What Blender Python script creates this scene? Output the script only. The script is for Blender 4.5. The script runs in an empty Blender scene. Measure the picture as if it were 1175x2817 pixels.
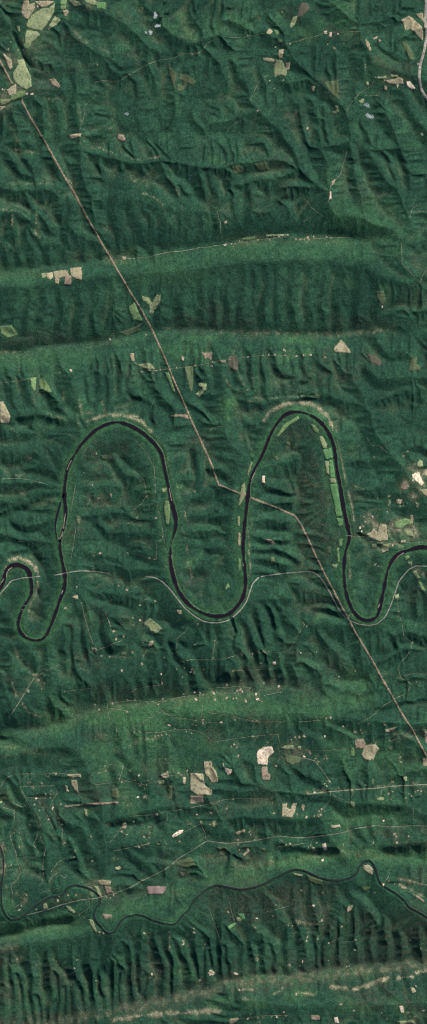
import math, random
import numpy as np

# ---------------------------------------------------------------------------
# Survey data.  Ten map sheets, each 600 x 400 ground cells (1 cell = 10 m = 1
# Blender unit), written in sheet coordinates (1074 across = 600 cells).
# ---------------------------------------------------------------------------
SHEET = dict(A=(0, 0), B=(575, 0), C=(0, 400), D=(575, 400), E=(0, 800), F=(575, 800),
             G=(0, 1200), H=(575, 1200), I=(0, 1600), J=(575, 1600), K=(0, 2000),
             L=(575, 2000), M=(0, 2400), N=(575, 2400))
SC = 1.79
MAPW, MAPH = 1175.0, 2817.0

def S(k, *p):
    ox, oy = SHEET[k]
    return [(ox + p[i] / SC, oy + p[i + 1] / SC) for i in range(0, len(p), 2)]

def T(x, y):                       # map cell -> world
    return x - MAPW / 2, MAPH / 2 - y

def resample(pts, step):
    pts = np.array(pts, float)
    d = np.r_[0, np.cumsum(np.hypot(*np.diff(pts, axis=0).T))]
    n = max(2, int(d[-1] / step) + 1)
    s = np.linspace(0, d[-1], n)
    return np.c_[np.interp(s, d, pts[:, 0]), np.interp(s, d, pts[:, 1])]

def smooth_line(pts, step=2.0, it=10):
    p = resample(pts, step)
    for _ in range(it):
        q = p.copy()
        q[1:-1] = .25 * p[:-2] + .5 * p[1:-1] + .25 * p[2:]
        p = q
    return p

RIVER = (S('I', -60, 130, 0, 36, 14, 12) + S('G', 18, 712, 22, 690, 35, 655, 60, 635, 95, 632, 130, 648, 148, 675) +
    S('I', 152, -10, 158, 20, 155, 60, 140, 90, 118, 120, 100, 160, 90, 200, 92, 230, 105, 255, 130, 277, 165, 290, 200, 288,
      225, 272, 238, 245, 255, 205, 275, 150, 295, 90, 315, 45, 322, 0) +
    S('G', 320, 680, 308, 620, 300, 580, 295, 540, 297, 505, 308, 470, 320, 430, 325, 380, 322, 340, 317, 300, 318, 250,
      326, 200, 332, 160, 350, 120, 372, 85, 400, 40, 430, 8) +
    S('E', 470, 685, 510, 662, 550, 648, 590, 645, 625, 655, 660, 672, 700, 695) +
    S('G', 725, 0, 755, 28, 785, 65, 800, 95, 805, 130, 815, 180, 825, 220, 835, 270, 845, 320, 858, 370, 868, 410, 868, 445,
      855, 490, 842, 540, 838, 590, 842, 640, 855, 690) +
    S('I', 862, 0, 880, 45, 905, 85, 940, 120, 985, 148, 1030, 165) +
    S('J', 0, 165, 40, 172, 80, 168, 115, 148, 145, 115, 170, 75, 180, 30) +
    S('H', 182, 716, 178, 660, 172, 600, 168, 540, 175, 450, 185, 360, 192, 300, 198, 240, 212, 195, 228, 155, 255, 110,
      275, 65, 290, 25) +
    S('F', 300, 716, 320, 675, 345, 640, 370, 612, 400, 597, 440, 594, 480, 602, 520, 620, 555, 648, 580, 680) +
    S('H', 600, 0, 615, 40, 625, 100, 630, 160, 645, 230, 655, 300, 668, 370, 680, 430, 694, 480, 690, 520, 675, 560,
      668, 610, 665, 660) +
    S('J', 668, 0, 675, 50, 690, 100, 710, 145, 740, 178, 775, 192, 805, 188, 830, 172, 840, 140, 850, 90, 862, 40) +
    S('H', 870, 716, 880, 660, 900, 615, 930, 580, 970, 565, 1000, 555, 1040, 545, 1074, 548, 1160, 560))
SIDE_CHANNEL = S('G', 317, 285, 300, 320, 285, 370, 275, 410, 272, 450, 276, 490, 285, 515, 297, 522)
CREEK_LEFT = (S('K', -40, 560, 0, 590, 12, 620, 18, 660, 18, 700) +
    S('M', 8, 60, 5, 120, 10, 170, 30, 215, 55, 235, 95, 228, 130, 205, 165, 170, 205, 145, 245, 122, 290, 118,
      312, 106, 335, 72, 370, 62, 410, 70, 440, 80, 470, 98, 492, 120))
CREEK_MAIN = (S('M', 492, 120, 495, 150, 475, 175, 462, 205, 470, 235, 495, 265, 515, 290, 540, 302, 565, 292, 580, 270,
      595, 240, 625, 217, 670, 208, 710, 215, 750, 235, 800, 250, 845, 258, 870, 250, 890, 225, 905, 205, 930, 185,
      945, 155, 970, 125, 1000, 98) +
    S('N', 0, 75, 40, 62, 100, 75, 160, 85, 220, 75, 275, 55, 330, 25) +
    S('L', 395, 708, 430, 700, 470, 708) + S('N', 500, 5, 540, 25, 590, 38, 650, 40, 700, 25, 733, 0) +
    S('L', 740, 690, 765, 660, 790, 655, 810, 675, 822, 700) +
    S('N', 835, 35, 850, 60, 890, 85, 930, 110, 965, 140, 985, 170, 1020, 190, 1050, 205, 1074, 222, 1150, 270))

# ridge crests: (height, line)
RIDGES = [
    (31, S('C', -160, 645, -60, 640, 0, 634, 200, 610, 400, 588, 600, 555, 830, 525) + S('D', 0, 498, 140, 478, 300, 453, 500, 452, 700, 455, 840, 458)),
    (46, S('E', -140, 305, 0, 302, 130, 288, 300, 265, 500, 250, 600, 225, 740, 200, 850, 190) + S('F', 0, 190, 300, 210, 600, 212, 850, 195, 950, 202)),
    (38, S('K', -160, 105, -60, 75, 0, 60, 120, 30) + S('I', 300, 690, 440, 620, 560, 597, 800, 580, 1000, 552) + S('J', 90, 500, 200, 497, 330, 492, 450, 500)),
    (28, S('J', 600, 488, 680, 492, 800, 500)), (17, S('J', 560, 610, 700, 590, 800, 580)),
    (20, S('M', -60, 330, 0, 316, 100, 290, 250, 256, 380, 250)),
    (15, S('M', 600, 110, 700, 90, 850, 50, 1000, 10)), (16, S('L', 100, 690, 200, 678, 400, 650, 600, 622, 700, 608)),
    (19, S('L', 850, 625, 1000, 612, 1130, 608)),
    (42, S('M', -200, 800, -60, 760, 100, 735, 250, 712, 450, 690, 520, 668, 700, 620, 900, 575, 1040, 545) +
         S('N', 100, 520, 200, 505, 400, 480, 650, 458, 900, 425, 1130, 400, 1250, 390)),
    (12, S('L', 60, 478, 200, 470, 350, 470, 540, 475)), (12, S('L', 600, 445, 700, 410, 850, 400, 980, 412)),
    (15, S('K', 0, 130, 120, 118, 240, 122, 350, 118)), (13, S('K', 520, 500, 640, 475, 800, 440)),
    (15, S('A', 370, 120, 420, 190, 480, 235, 560, 260)), (15, S('A', 130, 380, 260, 410, 310, 440)),
    (16, S('C', 400, 10, 480, 12, 560, 35, 640, 62, 700, 68, 800, 48, 860, 60)),
    (15, S('C', 0, 172, 60, 184, 150, 182, 240, 178, 290, 205)), (14, S('C', 0, 305, 70, 302, 130, 330, 165, 352)),
    (13, S('F', 100, 640, 160, 560, 260, 575)), (14, S('F', 380, 500, 470, 495, 560, 508)),
    (18, S('E', 60, 640, 200, 632, 300, 650)),
    (14, S('E', 560, 610, 640, 600, 720, 640, 770, 690)), (14, S('F', 400, 560, 500, 565, 590, 620, 640, 700)),
    (13, S('G', 60, 600, 110, 590, 165, 615, 200, 660)), (12, S('I', 185, 40, 150, 120, 140, 200)),
    (14, S('J', 540, 190, 620, 170, 660, 175)),
]

# ravines and valleys that show as creases
V = []
def v(k, *lines):
    for l in lines: V.append(S(k, *l))
v('A', (400,0,440,35,500,50,560,80,600,110,640,140,690,180), (300,95,340,130,370,180,420,215,470,250,540,285,600,330),
  (780,50,800,110,850,170,910,210,980,205,1074,170), (0,80,50,140,80,200,105,250,110,270,140,310,160,370,150,430,110,480,0,530),
  (520,290,550,340,590,370), (370,350,380,450,385,550,390,620), (670,400,680,500,690,580,720,650,740,700),
  (590,450,630,520,650,600), (860,300,865,450,870,560,850,610), (950,560,960,610,1000,650), (200,520,215,600,220,690),
  (480,330,500,290,520,290), (60,560,80,620,95,700), (700,200,760,230,800,250), (280,480,290,560,300,640))
v('B', (370,210,400,270,450,320,500,360,550,400,600,450,640,500,670,525), (590,320,600,390,610,450), (630,300,640,440,655,510),
  (400,410,480,395,550,415), (730,80,750,160,780,230,820,300,860,330,940,350,1030,385,1074,400),
  (205,490,240,540,290,590,340,640,380,690,400,720), (0,615,80,600,150,570,205,555,240,540), (500,490,530,580,550,680),
  (570,520,590,640,600,700), (700,560,710,640,720,700), (760,600,790,680,800,716), (880,560,920,640,950,716),
  (940,440,1000,560,1074,640), (100,100,180,130,260,170,330,190), (0,250,60,310,90,400), (130,300,170,380,200,480),
  (420,40,500,100,560,150), (620,20,660,80,720,110), (450,520,460,620,480,716), (820,200,900,260,990,300))
v('C', (400,0,405,100,420,170,445,230,455,300), (0,200,60,212,150,207,230,203,280,230), (120,220,150,280,180,340,160,400,140,460,170,520),
  (0,330,60,325,120,352,165,378), (190,330,230,360,260,400), (50,350,60,420,75,460), (0,480,20,500,60,520),
  (300,250,320,340), (340,260,360,340,370,410,400,450,450,475,500,480), (410,28,480,40,560,62,640,88,700,92,800,74,850,88,920,102,1000,112,1074,118),
  (610,100,620,160,600,230,580,330,590,420), (620,170,640,280,660,360,700,400), (700,240,710,300,750,350), (760,260,800,320,830,380),
  (790,90,830,160,870,210,900,290,940,350), (500,60,510,140,520,180), (970,110,1000,180,1010,230), (880,190,920,240),
  (180,440,220,490,280,495), (0,700,150,690,300,668,420,650), (640,600,800,640,1074,600), (450,300,470,400,520,460),
  (60,60,100,120,160,150), (130,60,170,120,190,180), (250,60,290,130,330,180))
v('D', (0,110,60,105,100,130), (220,80,300,68,370,78,430,105,470,135,510,170,540,200,580,225,590,290), (0,140,40,200,60,260,50,340),
  (130,190,220,170,330,165,400,135,430,105), (400,0,440,70,450,110), (550,0,580,60,590,150,590,220), (370,200,450,200,530,210,580,215),
  (780,20,830,110,870,170,920,200,950,240,975,310,990,360), (830,0,880,60,910,150,930,200), (950,0,975,80,985,180,985,300),
  (740,220,755,280,770,320), (590,290,610,350,650,370), (620,345,740,350,800,380,870,400,920,430,950,460,945,520,950,580,985,610,1030,660),
  (990,360,1000,400,960,460), (0,590,150,575,300,572,500,560,620,565,640,585,780,585,800,620,830,645,900,655,985,690,1030,660),
  (260,0,290,40), (700,0,720,120,735,200), (1074,460,1000,480,955,500), (110,130,120,230,130,300), (210,170,220,260,215,310),
  (340,260,370,310,390,340), (40,390,60,300,100,230))
for x, e in ((40,130),(70,30),(110,90),(185,140),(222,40),(290,120),(300,20),(350,60),(430,150),(510,100),(535,20),(565,130),(640,150),(675,60),(745,120)):
    V.append(S('D', x - 6, 585, x + 8, 640, x - 4, 716) + S('F', x - 8, e * .5, x, e))
for x in (60, 130, 215, 300, 390, 470, 560, 700, 800, 900, 1000):
    V.append(S('C', x, 690, x + 6, 716) + S('E', x + 8, 60, x + 2, 130, x, 190 if x < 500 else 130))
for x in (30, 100, 170, 250, 330, 420, 500, 590, 680, 760):
    V.append(S('C', x, 520, x - 4, 560, x + 4, 590 - x * .05))
v('E', (0,215,25,238,80,240,150,235), (60,490,80,560,110,600), (130,440,160,530,190,590), (210,480,260,500,300,550,320,600),
  (350,410,370,480,380,560,395,640), (425,420,445,470,445,540), (480,400,495,470,500,540), (520,430,530,520,540,580),
  (80,620,160,615,200,612,270,630,340,635,390,670), (620,450,650,500,720,530,790,560), (790,490,830,550,870,590),
  (830,380,860,440,900,500,940,550,980,580), (0,560,30,600,80,620), (590,400,590,470,600,520), (1000,380,1030,440,1020,500),
  (170,640,165,700), (0,660,90,690,150,700))
v('F', (60,370,80,450,120,490,165,495), (140,420,170,470,190,530), (205,350,215,440,230,490), (265,380,280,420), (270,470,290,520),
  (180,540,250,545,300,540,400,525,560,535), (820,230,850,270,900,300,960,310,1000,330), (780,380,840,425,900,430,980,425,1074,420),
  (700,400,720,460,750,500,770,560,800,620,810,680,830,720), (600,520,680,540,740,550,770,570), (1050,480,1000,482,900,510,780,545),
  (70,440,80,540,90,600,80,700), (470,360,480,420), (1000,560,1020,640,1074,680), (960,90,900,110,950,130), (950,180,1000,100,1074,90),
  (330,360,380,420,470,440), (540,340,560,370,600,400), (380,480,400,500,520,505), (960,600,1000,680))
v('G', (0,70,120,68,190,72,220,100,200,125,240,150,290,200,305,235), (0,208,80,208,160,222,230,238,290,240),
  (0,485,60,505,100,518,170,522,250,520,285,515), (150,290,200,275,250,262,300,255), (100,440,160,430,220,415,265,400),
  (480,380,490,420,530,460,620,470,700,470,795,475), (440,385,550,375,620,380,665,400), (1074,255,1000,290,960,302,900,320,850,310),
  (940,205,900,215,830,225), (1074,480,980,470,910,478,860,480), (400,560,500,580,600,600,640,640), (450,640,550,630,640,650,760,650,840,660),
  (980,60,985,160,980,260), (235,540,240,600,260,660,300,690), (560,100,600,140,640,200,700,210), (400,240,450,255,500,245,560,250),
  (600,330,640,370), (1074,600,1000,620,930,630,860,640), (0,320,60,330,130,310), (0,590,60,570,140,560), (1074,370,1000,380,900,400,870,410),
  (100,540,90,580), (170,120,200,150,240,170), (700,540,740,600,830,620), (380,120,420,160,480,180,540,200))
v('H', (400,200,420,290,410,330,300,330,200,330), (330,420,380,430,290,418,210,430,180,430), (200,500,260,490,310,512,380,520),
  (190,560,250,555,330,550,400,600,440,620), (440,120,380,130,330,140,250,150), (900,200,850,230,780,260,720,270,660,285), (760,110,700,130,630,140),
  (900,90,940,130,960,180,1000,220,1040,290,1074,330), (960,60,1000,130,970,180), (740,480,790,500,850,520,950,528,1074,512),
  (120,210,100,260,50,250,0,245), (0,160,60,150,110,200), (0,400,60,390,130,400), (0,560,60,550,140,540), (280,230,340,260,420,290),
  (500,200,540,280,540,350), (220,600,300,610,380,640), (760,340,720,350,680,360), (860,420,840,470,790,500), (1074,60,1020,40,960,60),
  (760,600,720,640,690,660), (1060,640,1000,660,960,716), (520,60,540,120,560,200))
v('I', (395,0,400,100,420,180,440,260,470,310), (300,200,320,300,325,400), (390,20,450,48,560,46,700,50), (60,380,75,450,60,520),
  (350,210,355,300,370,380), (410,220,440,300), (420,100,500,150,560,170), (130,310,160,360,180,400), (820,240,810,330,850,400),
  (870,290,890,350,950,390), (250,560,280,620,330,660), (160,540,200,600), (110,580,140,640,200,660), (0,310,60,310,130,295),
  (520,150,530,230,560,300), (540,60,640,70,700,110,760,110), (0,120,40,180,75,225), (240,330,250,430,270,520), (370,410,400,480,440,500),
  (480,430,500,520,520,560), (560,380,600,450,650,500), (700,400,690,480,720,520), (760,300,770,400,760,500), (940,220,920,270,880,290),
  (20,460,40,560,60,640), (980,230,1000,300,1040,340), (840,400,880,430,900,500), (960,420,980,480,990,540))
v('J', (40,190,60,290,50,340,60,400), (100,180,130,250,95,330), (340,120,400,170,430,200,460,250), (660,200,580,195,500,210,460,250,440,300),
  (860,230,800,235,740,250,700,215), (640,160,600,142,520,135), (380,80,300,100,200,105,170,100), (410,400,440,480), (590,500,640,525,760,540,830,530,850,470),
  (660,640,780,622,850,600,1000,580), (880,505,950,482,1060,460), (130,390,150,470), (200,380,210,440,220,490), (290,380,300,460), (350,330,360,420,370,480),
  (500,420,540,440,560,520,580,560), (230,130,250,220,280,300), (300,130,330,210,380,300), (160,170,190,240,240,310), (900,260,960,240,1040,250),
  (840,400,940,330,1000,330), (450,30,520,60,640,80), (560,260,600,330,640,370), (0,230,10,300,20,380), (1040,330,1050,420,1074,440), (0,640,200,660,400,650,600,668,800,690))
v('K', (200,110,260,95,330,90,385,105,410,150,430,200,440,270,470,290,480,330,500,400), (300,450,360,490,410,510,440,590,480,640,500,660,500,716),
  (470,450,500,500,520,560,505,640), (510,470,580,450,700,420,850,400,1000,390), (520,600,620,585,730,570,800,540), (40,320,60,380,110,395),
  (100,300,140,380,180,440,210,500,260,560), (640,430,700,460), (640,620,700,650,800,660), (230,420,270,470,300,540,310,600), (0,400,60,450,80,560,110,640),
  (130,560,180,640,190,716), (340,560,380,640,400,716), (0,40,100,70,200,110), (600,120,660,180,700,260), (880,60,960,40,1074,60), (1000,100,960,160,940,220),
  (1074,600,980,610,940,560), (820,440,830,520,800,600), (940,480,960,540), (560,200,580,280,560,360,560,440), (720,240,740,330,730,400), (860,260,870,360,880,400))
v('L', (60,460,150,450,300,447,370,440,400,457,450,452,550,447,570,470,580,540), (0,300,150,312,320,322,340,370), (600,350,700,378,760,378,900,382,990,392,1010,430,1010,480),
  (750,510,780,560,800,590), (820,500,835,560,830,590), (620,545,650,590,640,610), (150,600,220,580,300,590), (900,500,910,560), (980,495,990,560),
  (120,200,160,280), (200,160,240,230,250,310), (440,200,500,230,560,260,600,330), (660,160,680,220,700,270), (880,160,930,200,980,260), (1074,200,1000,210,900,240),
  (40,380,60,420), (420,320,440,380), (0,560,60,600,160,640), (1074,560,1000,570,900,585,800,600,740,610), (560,120,500,60,440,20), (700,60,620,30,560,0),
  (350,560,500,590,620,605), (270,500,280,540), (1074,120,1000,60,940,30))
v('M', (50,400,60,600,65,730), (100,480,120,640,130,715), (150,400,160,560,175,690), (200,600,215,700), (290,500,290,660,295,700), (325,550,330,680), (360,560,385,685),
  (360,470,420,640), (440,350,460,500,475,620,480,670), (490,470,510,560,520,660), (560,480,565,560,555,640), (610,470,590,620), (640,400,660,540,670,620), (740,500,735,600),
  (770,330,800,480,805,580), (850,300,855,450,850,575), (1010,380,1015,460,1020,540), (920,440,940,540), (0,380,130,345,300,325,440,300), (240,420,250,560,250,700),
  (15,420,20,560,15,720), (600,320,560,380,520,440), (700,300,690,400,700,560), (960,330,970,420,980,500), (0,250,100,262,220,240,330,205,430,160), (500,30,560,60,640,70),
  (880,330,900,400), (560,300,540,400))
v('N', (60,330,70,400,65,490), (100,360,115,500), (170,350,168,440,165,500), (210,350,235,440,230,490), (265,300,270,400,280,480), (320,330,325,400,330,470), (390,340,385,460,390,480),
  (450,280,465,380,460,460), (520,300,540,460), (570,330,570,440), (640,330,650,450), (410,180,430,240,450,280), (860,220,870,330,880,410), (1040,250,1050,350,1060,400),
  (620,60,640,160,600,260,590,300), (720,320,740,430), (800,330,810,420), (940,280,960,400), (10,350,20,450), (300,140,330,220,400,260), (700,100,760,160,820,240), (180,120,200,220,240,300),
  (500,120,520,200,540,260), (860,520,900,580,960,620), (640,560,700,620,780,660), (200,600,230,660), (400,590,420,650,440,700), (540,580,560,650), (760,560,780,620), (80,570,100,640), (300,560,310,620),
  (1000,40,940,60,880,40), (1074,130,1020,100,960,120), (980,500,1000,560), (1040,120,1000,150))

# brooks that set the local base level: (height at start, at end, line)
BROOKS = [
    (9.5, 6, S('A', 0,80,50,140,80,200,105,250,110,270,140,310,160,370,150,430,110,480,0,530)),
    (10.5, 8, S('A', 600,330,540,285,470,250,420,215,370,180,340,130,300,95)), (6.5, 10, S('A', 400,-40,400,0,440,35,500,50,560,80,600,110,640,140,690,180)),
    (11, 10, S('A', 780,50,800,110,850,170,910,210,980,205,1074,170)), (11.5, 9, S('A', 370,350,380,450,385,550,390,620) + S('C', 400,0,405,100,420,170,445,230)),
    (11.5, 8, S('B', 370,210,400,270,450,320,500,360,550,400,600,450,640,500,670,525,700,600,705,700) + S('D', 550,0,580,60,590,150,590,290)),
    (8, 5.5, S('D', 590,290,620,345,740,350,800,380,870,400,920,430,950,460)), (10, 5.5, S('B', 730,80,750,160,780,230,820,300,860,330,940,350,1030,385,1120,420)),
    (11, 8, S('B', 205,490,240,540,290,590,340,640,380,690,400,716) + S('D', 440,70,450,110,470,135,510,170,540,200,580,225)),
    (12, 9, S('C', 410,28,480,40,560,62,640,88,700,92,800,74,850,88,920,102,1000,112) + S('D', 0,110,100,100,220,80,300,68,370,78,430,105)),
    (10.5, 6.5, S('B', 880,560,920,640,950,716) + S('D', 780,20,830,110,870,170,920,200,950,240,975,310,990,360)), (6.5, 5.5, S('D', 990,360,1000,400,950,460)),
    (5.5, 4, S('D', 950,460,945,520,950,580,985,610,1030,660,1074,625,1150,600)), (10.5, 5, S('D', 0,590,150,575,300,572,500,560,620,565,640,585,780,585,800,620,830,645,900,655,985,690,1030,660)),
    (11, 8, S('C', 420,650,300,668,150,690,0,700,-90,705)), (11, 10.5, S('C', 450,652,600,640,800,620,1074,597)),
    (10, 6.5, S('C', -60,190,0,200,60,212,150,207,230,203,280,230)), (7, 10, S('C', -60,332,0,330,60,325,120,352,165,378)),
     (9.5, 6, S('F', 780,380,840,425,900,430,980,425,1120,420)),
    (10, 3, S('F', 700,400,720,460,750,500,770,560,800,620,810,680) + S('H', 900,90,940,130,960,180,1000,220,1040,290,1074,330,1150,380)),
    (9, 2.5, S('H', 740,480,790,500,850,520,950,528,1074,512,1150,500)), (9, 1, S('F', 70,440,80,540,90,600,80,700) + S('H', 100,40,180,90,235,130)),
    (10, 4, S('E', 130,440,160,530,190,590) + S('E', 150,612,60,620,-60,600)), (9, 1, S('E', 350,410,380,560,395,640,420,690)),
    (9, 3, S('L', 60,460,150,450,300,447,400,457,450,452,550,447,570,470,580,540,640,610,720,690)), (8, 6, S('L', 600,350,700,378,760,378,900,382,990,392,1120,470)),
    (3.5, 8, S('L', 740,660,740,610,800,600,900,585,1000,570,1130,560)), (8.5, 2.5, S('K', 200,110,260,95,330,90,385,105,410,150,430,200,440,270,470,290,480,330,500,400,505,560,500,660,500,716) + S('M', 490,60,492,110)),
    (8.5, 3.5, S('K', 300,450,360,490,410,510,440,590,480,640,500,660)), (10, 8, S('J', -100,640,0,640,200,660,400,650,600,668,800,690,1074,700)),
    (9, 6, S('K', 850,400,700,420,580,450,510,470)), (9, 4, S('K', 800,560,730,570,620,585,520,600)), (9.5, 8, S('L', 120,200,160,280,320,322,560,340)),
    (7, 4, S('K', 100,300,140,380,180,440,210,500,230,640) + S('M', 230,20,260,110)), (3, 9, S('K', 20,600,60,450,0,400)),
    (8, 2, S('M', 0,380,130,345,300,325,440,300,500,290)), (9.5, 11, S('I', 820,240,810,330,840,370)), (9, 1, S('I', 470,310,440,260,420,180,400,100,350,30)),
    (9, 7, S('N', 1150,150,1020,100,940,60,880,60)), (8, 4, S('I', 60,520,75,450,60,380,40,330,75,260)), (9, 3, S('J', 95,460,90,380,120,300,130,250,100,180)),
    (9, 3, S('J', 440,400,440,300,500,210,580,195,700,210)), (8, 7, S('N', 160,620,400,660,700,640,1120,640)), (9.5, 7, S('K', 1000,330,1074,420) + S('L', 60,460)),
]

# flat ground beside the water (inside of the bends), (line, half-width)
FLATS = [(S('H', 560, 0, 580, 100, 600, 220, 625, 320, 640, 430), 30), (S('F', 330, 700, 370, 650, 440, 622, 520, 650, 560, 700), 16),
         (S('G', 345, 160, 350, 300, 350, 430, 345, 560, 345, 680), 22), (S('G', 700, 20, 760, 120, 790, 230, 815, 350, 810, 480, 810, 600), 24),
         (S('G', 430, 30, 500, 0, 600, -10, 680, 0), 16), (S('H', 170, 160, 150, 280, 140, 420, 140, 560, 150, 690), 18), (S('J', 20, 120, 80, 110, 130, 60), 24),
         (S('H', 620, 500, 620, 600, 630, 700), 26), (S('J', 700, 40, 740, 120, 800, 140, 830, 60), 16), (S('I', 120, 200, 150, 260, 210, 240), 12),
         (S('A', 190, 40, 150, 200, 90, 330, 80, 430, 10, 490), 26), (S('M', 120, 120, 260, 90, 420, 110, 520, 60), 14), (S('H', 900, 640, 980, 600, 1074, 590), 18)]

LOWS = [([(-60, 1960), (60, 1945), (200, 1880), (420, 1840), (620, 1800), (760, 1795)], 12, 9), ([(790, 1800), (1000, 1790)], 10, 11),
        ([(60, 590), (340, 545), (600, 600), (760, 585)], 8, 10), ([(-60, 2500), (60, 2500), (230, 2490)], 6, 5)]
G = 2.5
X0, Y0, X1, Y1 = -60.0, -60.0, 1235.0, 2877.0

def raster(shape, g, line, val=None, arr=None, r=0, op='set'):
    p = resample(line, g * .5)
    ix = np.round((p[:, 0] - X0) / g).astype(int); iy = np.round((p[:, 1] - Y0) / g).astype(int)
    ok = (ix >= 0) & (iy >= 0) & (ix < shape[1]) & (iy < shape[0])
    return iy[ok], ix[ok], np.linspace(0, 1, len(p))[ok]

def up2(a, shape):
    ys = np.linspace(0, a.shape[0] - 1, shape[0]); xs = np.linspace(0, a.shape[1] - 1, shape[1])
    y0 = np.minimum(ys.astype(int), a.shape[0] - 2); x0 = np.minimum(xs.astype(int), a.shape[1] - 2)
    fy = (ys - y0)[:, None]; fx = (xs - x0)[None]
    r0 = a[y0]; r1 = a[y0 + 1]
    rr = r0 * (1 - fy) + r1 * fy
    return rr[:, x0] * (1 - fx) + rr[:, x0 + 1] * fx

def blur(a, n):
    for _ in range(n):
        p = np.pad(a, 1, mode='edge')
        a = (p[:-2, 1:-1] + p[2:, 1:-1] + p[1:-1, :-2] + p[1:-1, 2:] + 4 * p[1:-1, 1:-1]) / 8
    return a

def noise(shape, cell, rng):
    n = (int(shape[0] / cell) + 3, int(shape[1] / cell) + 3)
    return blur(up2(blur(rng.standard_normal(n), 1), shape), max(1, int(cell / 4)) if cell < 20 else 4)

def dims(g):
    return (int(round((Y1 - Y0) / g)) + 1, int(round((X1 - X0) / g)) + 1)

def base_surface():
    h = None
    for g, it in ((20, 400), (10, 160), (5, 100)):
        sh = dims(g)
        fix = np.zeros(sh, bool); val = np.zeros(sh)
        amb = np.full(sh, 15.5); lam = np.full(sh, .0022 * (g / 5) ** 2)
        yy = np.linspace(Y0, Y1, sh[0])[:, None]
        lam = lam * np.where(yy > 2480, .15, 1.0) * np.ones(sh)
        amb = amb + 2.5 * np.exp(-((yy - 500) / 260) ** 2)
        for line, hw in FLATS:
            p = resample(line, g)
            for x, y in p:
                iy = int((y - Y0) / g); ix = int((x - X0) / g); r = max(1, int(hw / g))
                a, b, c, d = max(0, iy - r), iy + r + 1, max(0, ix - r), ix + r + 1
                amb[a:b, c:d] = 1.2; lam[a:b, c:d] = .25
        for line, hw, hh in LOWS:
            for x, y in resample(line, g):
                iy = int((y - Y0) / g); ix = int((x - X0) / g); r = max(1, int(hw / g))
                a, b, c, d = max(0, iy - r), iy + r + 1, max(0, ix - r), ix + r + 1
                amb[a:b, c:d] = hh; lam[a:b, c:d] = .03 * (g / 5) ** 2
        ry = resample(RIVER, g)
        for x, y in ry:
            iy = int(round((y - Y0) / g)); ix = int(round((x - X0) / g)); r = max(1, int(round(14 / g)))
            a, b, c, d = max(0, iy - r), iy + r + 1, max(0, ix - r), ix + r + 1
            amb[a:b, c:d] = 1.0; lam[a:b, c:d] = .12 * (g / 5) ** 2
        for hh, line in RIDGES:
            iy, ix, t = raster(sh, g, line)
            fix[iy, ix] = True; tp = np.clip(np.minimum(t, 1 - t) / .10, 0, 1); tp = .45 + .55 * tp * tp * (3 - 2 * tp)
            val[iy, ix] = hh * tp * (.93 + .07 * np.sin(t * 23 + hh) + .03 * np.sin(t * 71))
        for line in (CREEK_LEFT, CREEK_MAIN):
            iy, ix, t = raster(sh, g, line); fix[iy, ix] = True; val[iy, ix] = 2.0
        for h0, h1, line in BROOKS:
            iy, ix, t = raster(sh, g, smooth_line(line, 3, 3)); fix[iy, ix] = True; val[iy, ix] = h0 + (h1 - h0) * t
        for line in (RIVER, SIDE_CHANNEL):
            iy, ix, t = raster(sh, g, line); fix[iy, ix] = True; val[iy, ix] = 0
        h = amb.copy() if h is None else up2(h, sh)
        for _ in range(it):
            p = np.pad(h, 1, mode='edge')
            h = ((p[:-2, 1:-1] + p[2:, 1:-1] + p[1:-1, :-2] + p[1:-1, 2:]) / 4 + lam * amb) / (1 + lam)
            h[fix] = val[fix]
    return h

OFF = [(-1, -1), (-1, 0), (-1, 1), (0, -1), (0, 1), (1, -1), (1, 0), (1, 1)]

def erode(h, g, root, K, U, its, diff):
    """Stream-power erosion; the drainage tree is solved by pointer doubling."""
    ny, nx = h.shape
    idx = np.arange(ny * nx).reshape(ny, nx)
    for step in range(its):
        p = np.pad(h, 1, mode='edge')
        best = np.zeros_like(h); rcv = idx.copy()
        for dy, dx in OFF:
            L = g * math.hypot(dy, dx)
            s = (h - p[1 + dy:1 + dy + ny, 1 + dx:1 + dx + nx]) / L
            ii = np.clip(np.arange(ny) + dy, 0, ny - 1)[:, None] * nx + np.clip(np.arange(nx) + dx, 0, nx - 1)[None]
            m = s > best
            best[m] = s[m]; rcv[m] = ii[m]
        rcv[root] = idx[root]
        r = rcv.ravel(); is_root = r == np.arange(r.size)
        A = np.full(r.size, g * g); P = r.copy(); live = ~is_root
        w = A.copy()
        # accumulate area down the tree
        for _ in range(12):
            add = np.bincount(P[live], weights=A[live], minlength=A.size)
            A = A + add
            live = live & ~is_root[P]
            P = P[P]
            if not live.any(): break
        dxm = np.where((np.abs(r // nx - np.arange(r.size) // nx) + np.abs(r % nx - np.arange(r.size) % nx)) == 2, 1.414, 1.0) * g
        hf = h.ravel() + np.where(root.ravel(), 0, U.ravel())
        F = K.ravel() * np.sqrt(A) / dxm
        a = hf / (1 + F); b = F / (1 + F)
        a[is_root] = hf[is_root]; b[is_root] = 0
        P = r.copy()
        for _ in range(12):
            a = a + b * a[P]; b = b * b[P]; P = P[P]
        h = a.reshape(ny, nx)
        p = np.pad(h, 1, mode='edge')
        lap = p[:-2, 1:-1] + p[2:, 1:-1] + p[1:-1, :-2] + p[1:-1, 2:] - 4 * h
        h = h + np.where(root, 0, diff * lap)
    return h

def wander(pts, rng, amp=.95):
    p = smooth_line(pts, 3, 2)
    n = len(p)
    w = np.cumsum(rng.standard_normal((n, 2)) * amp, 0)
    w = w - np.linspace(0, 1, n)[:, None] * w[-1]
    return p + w

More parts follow.
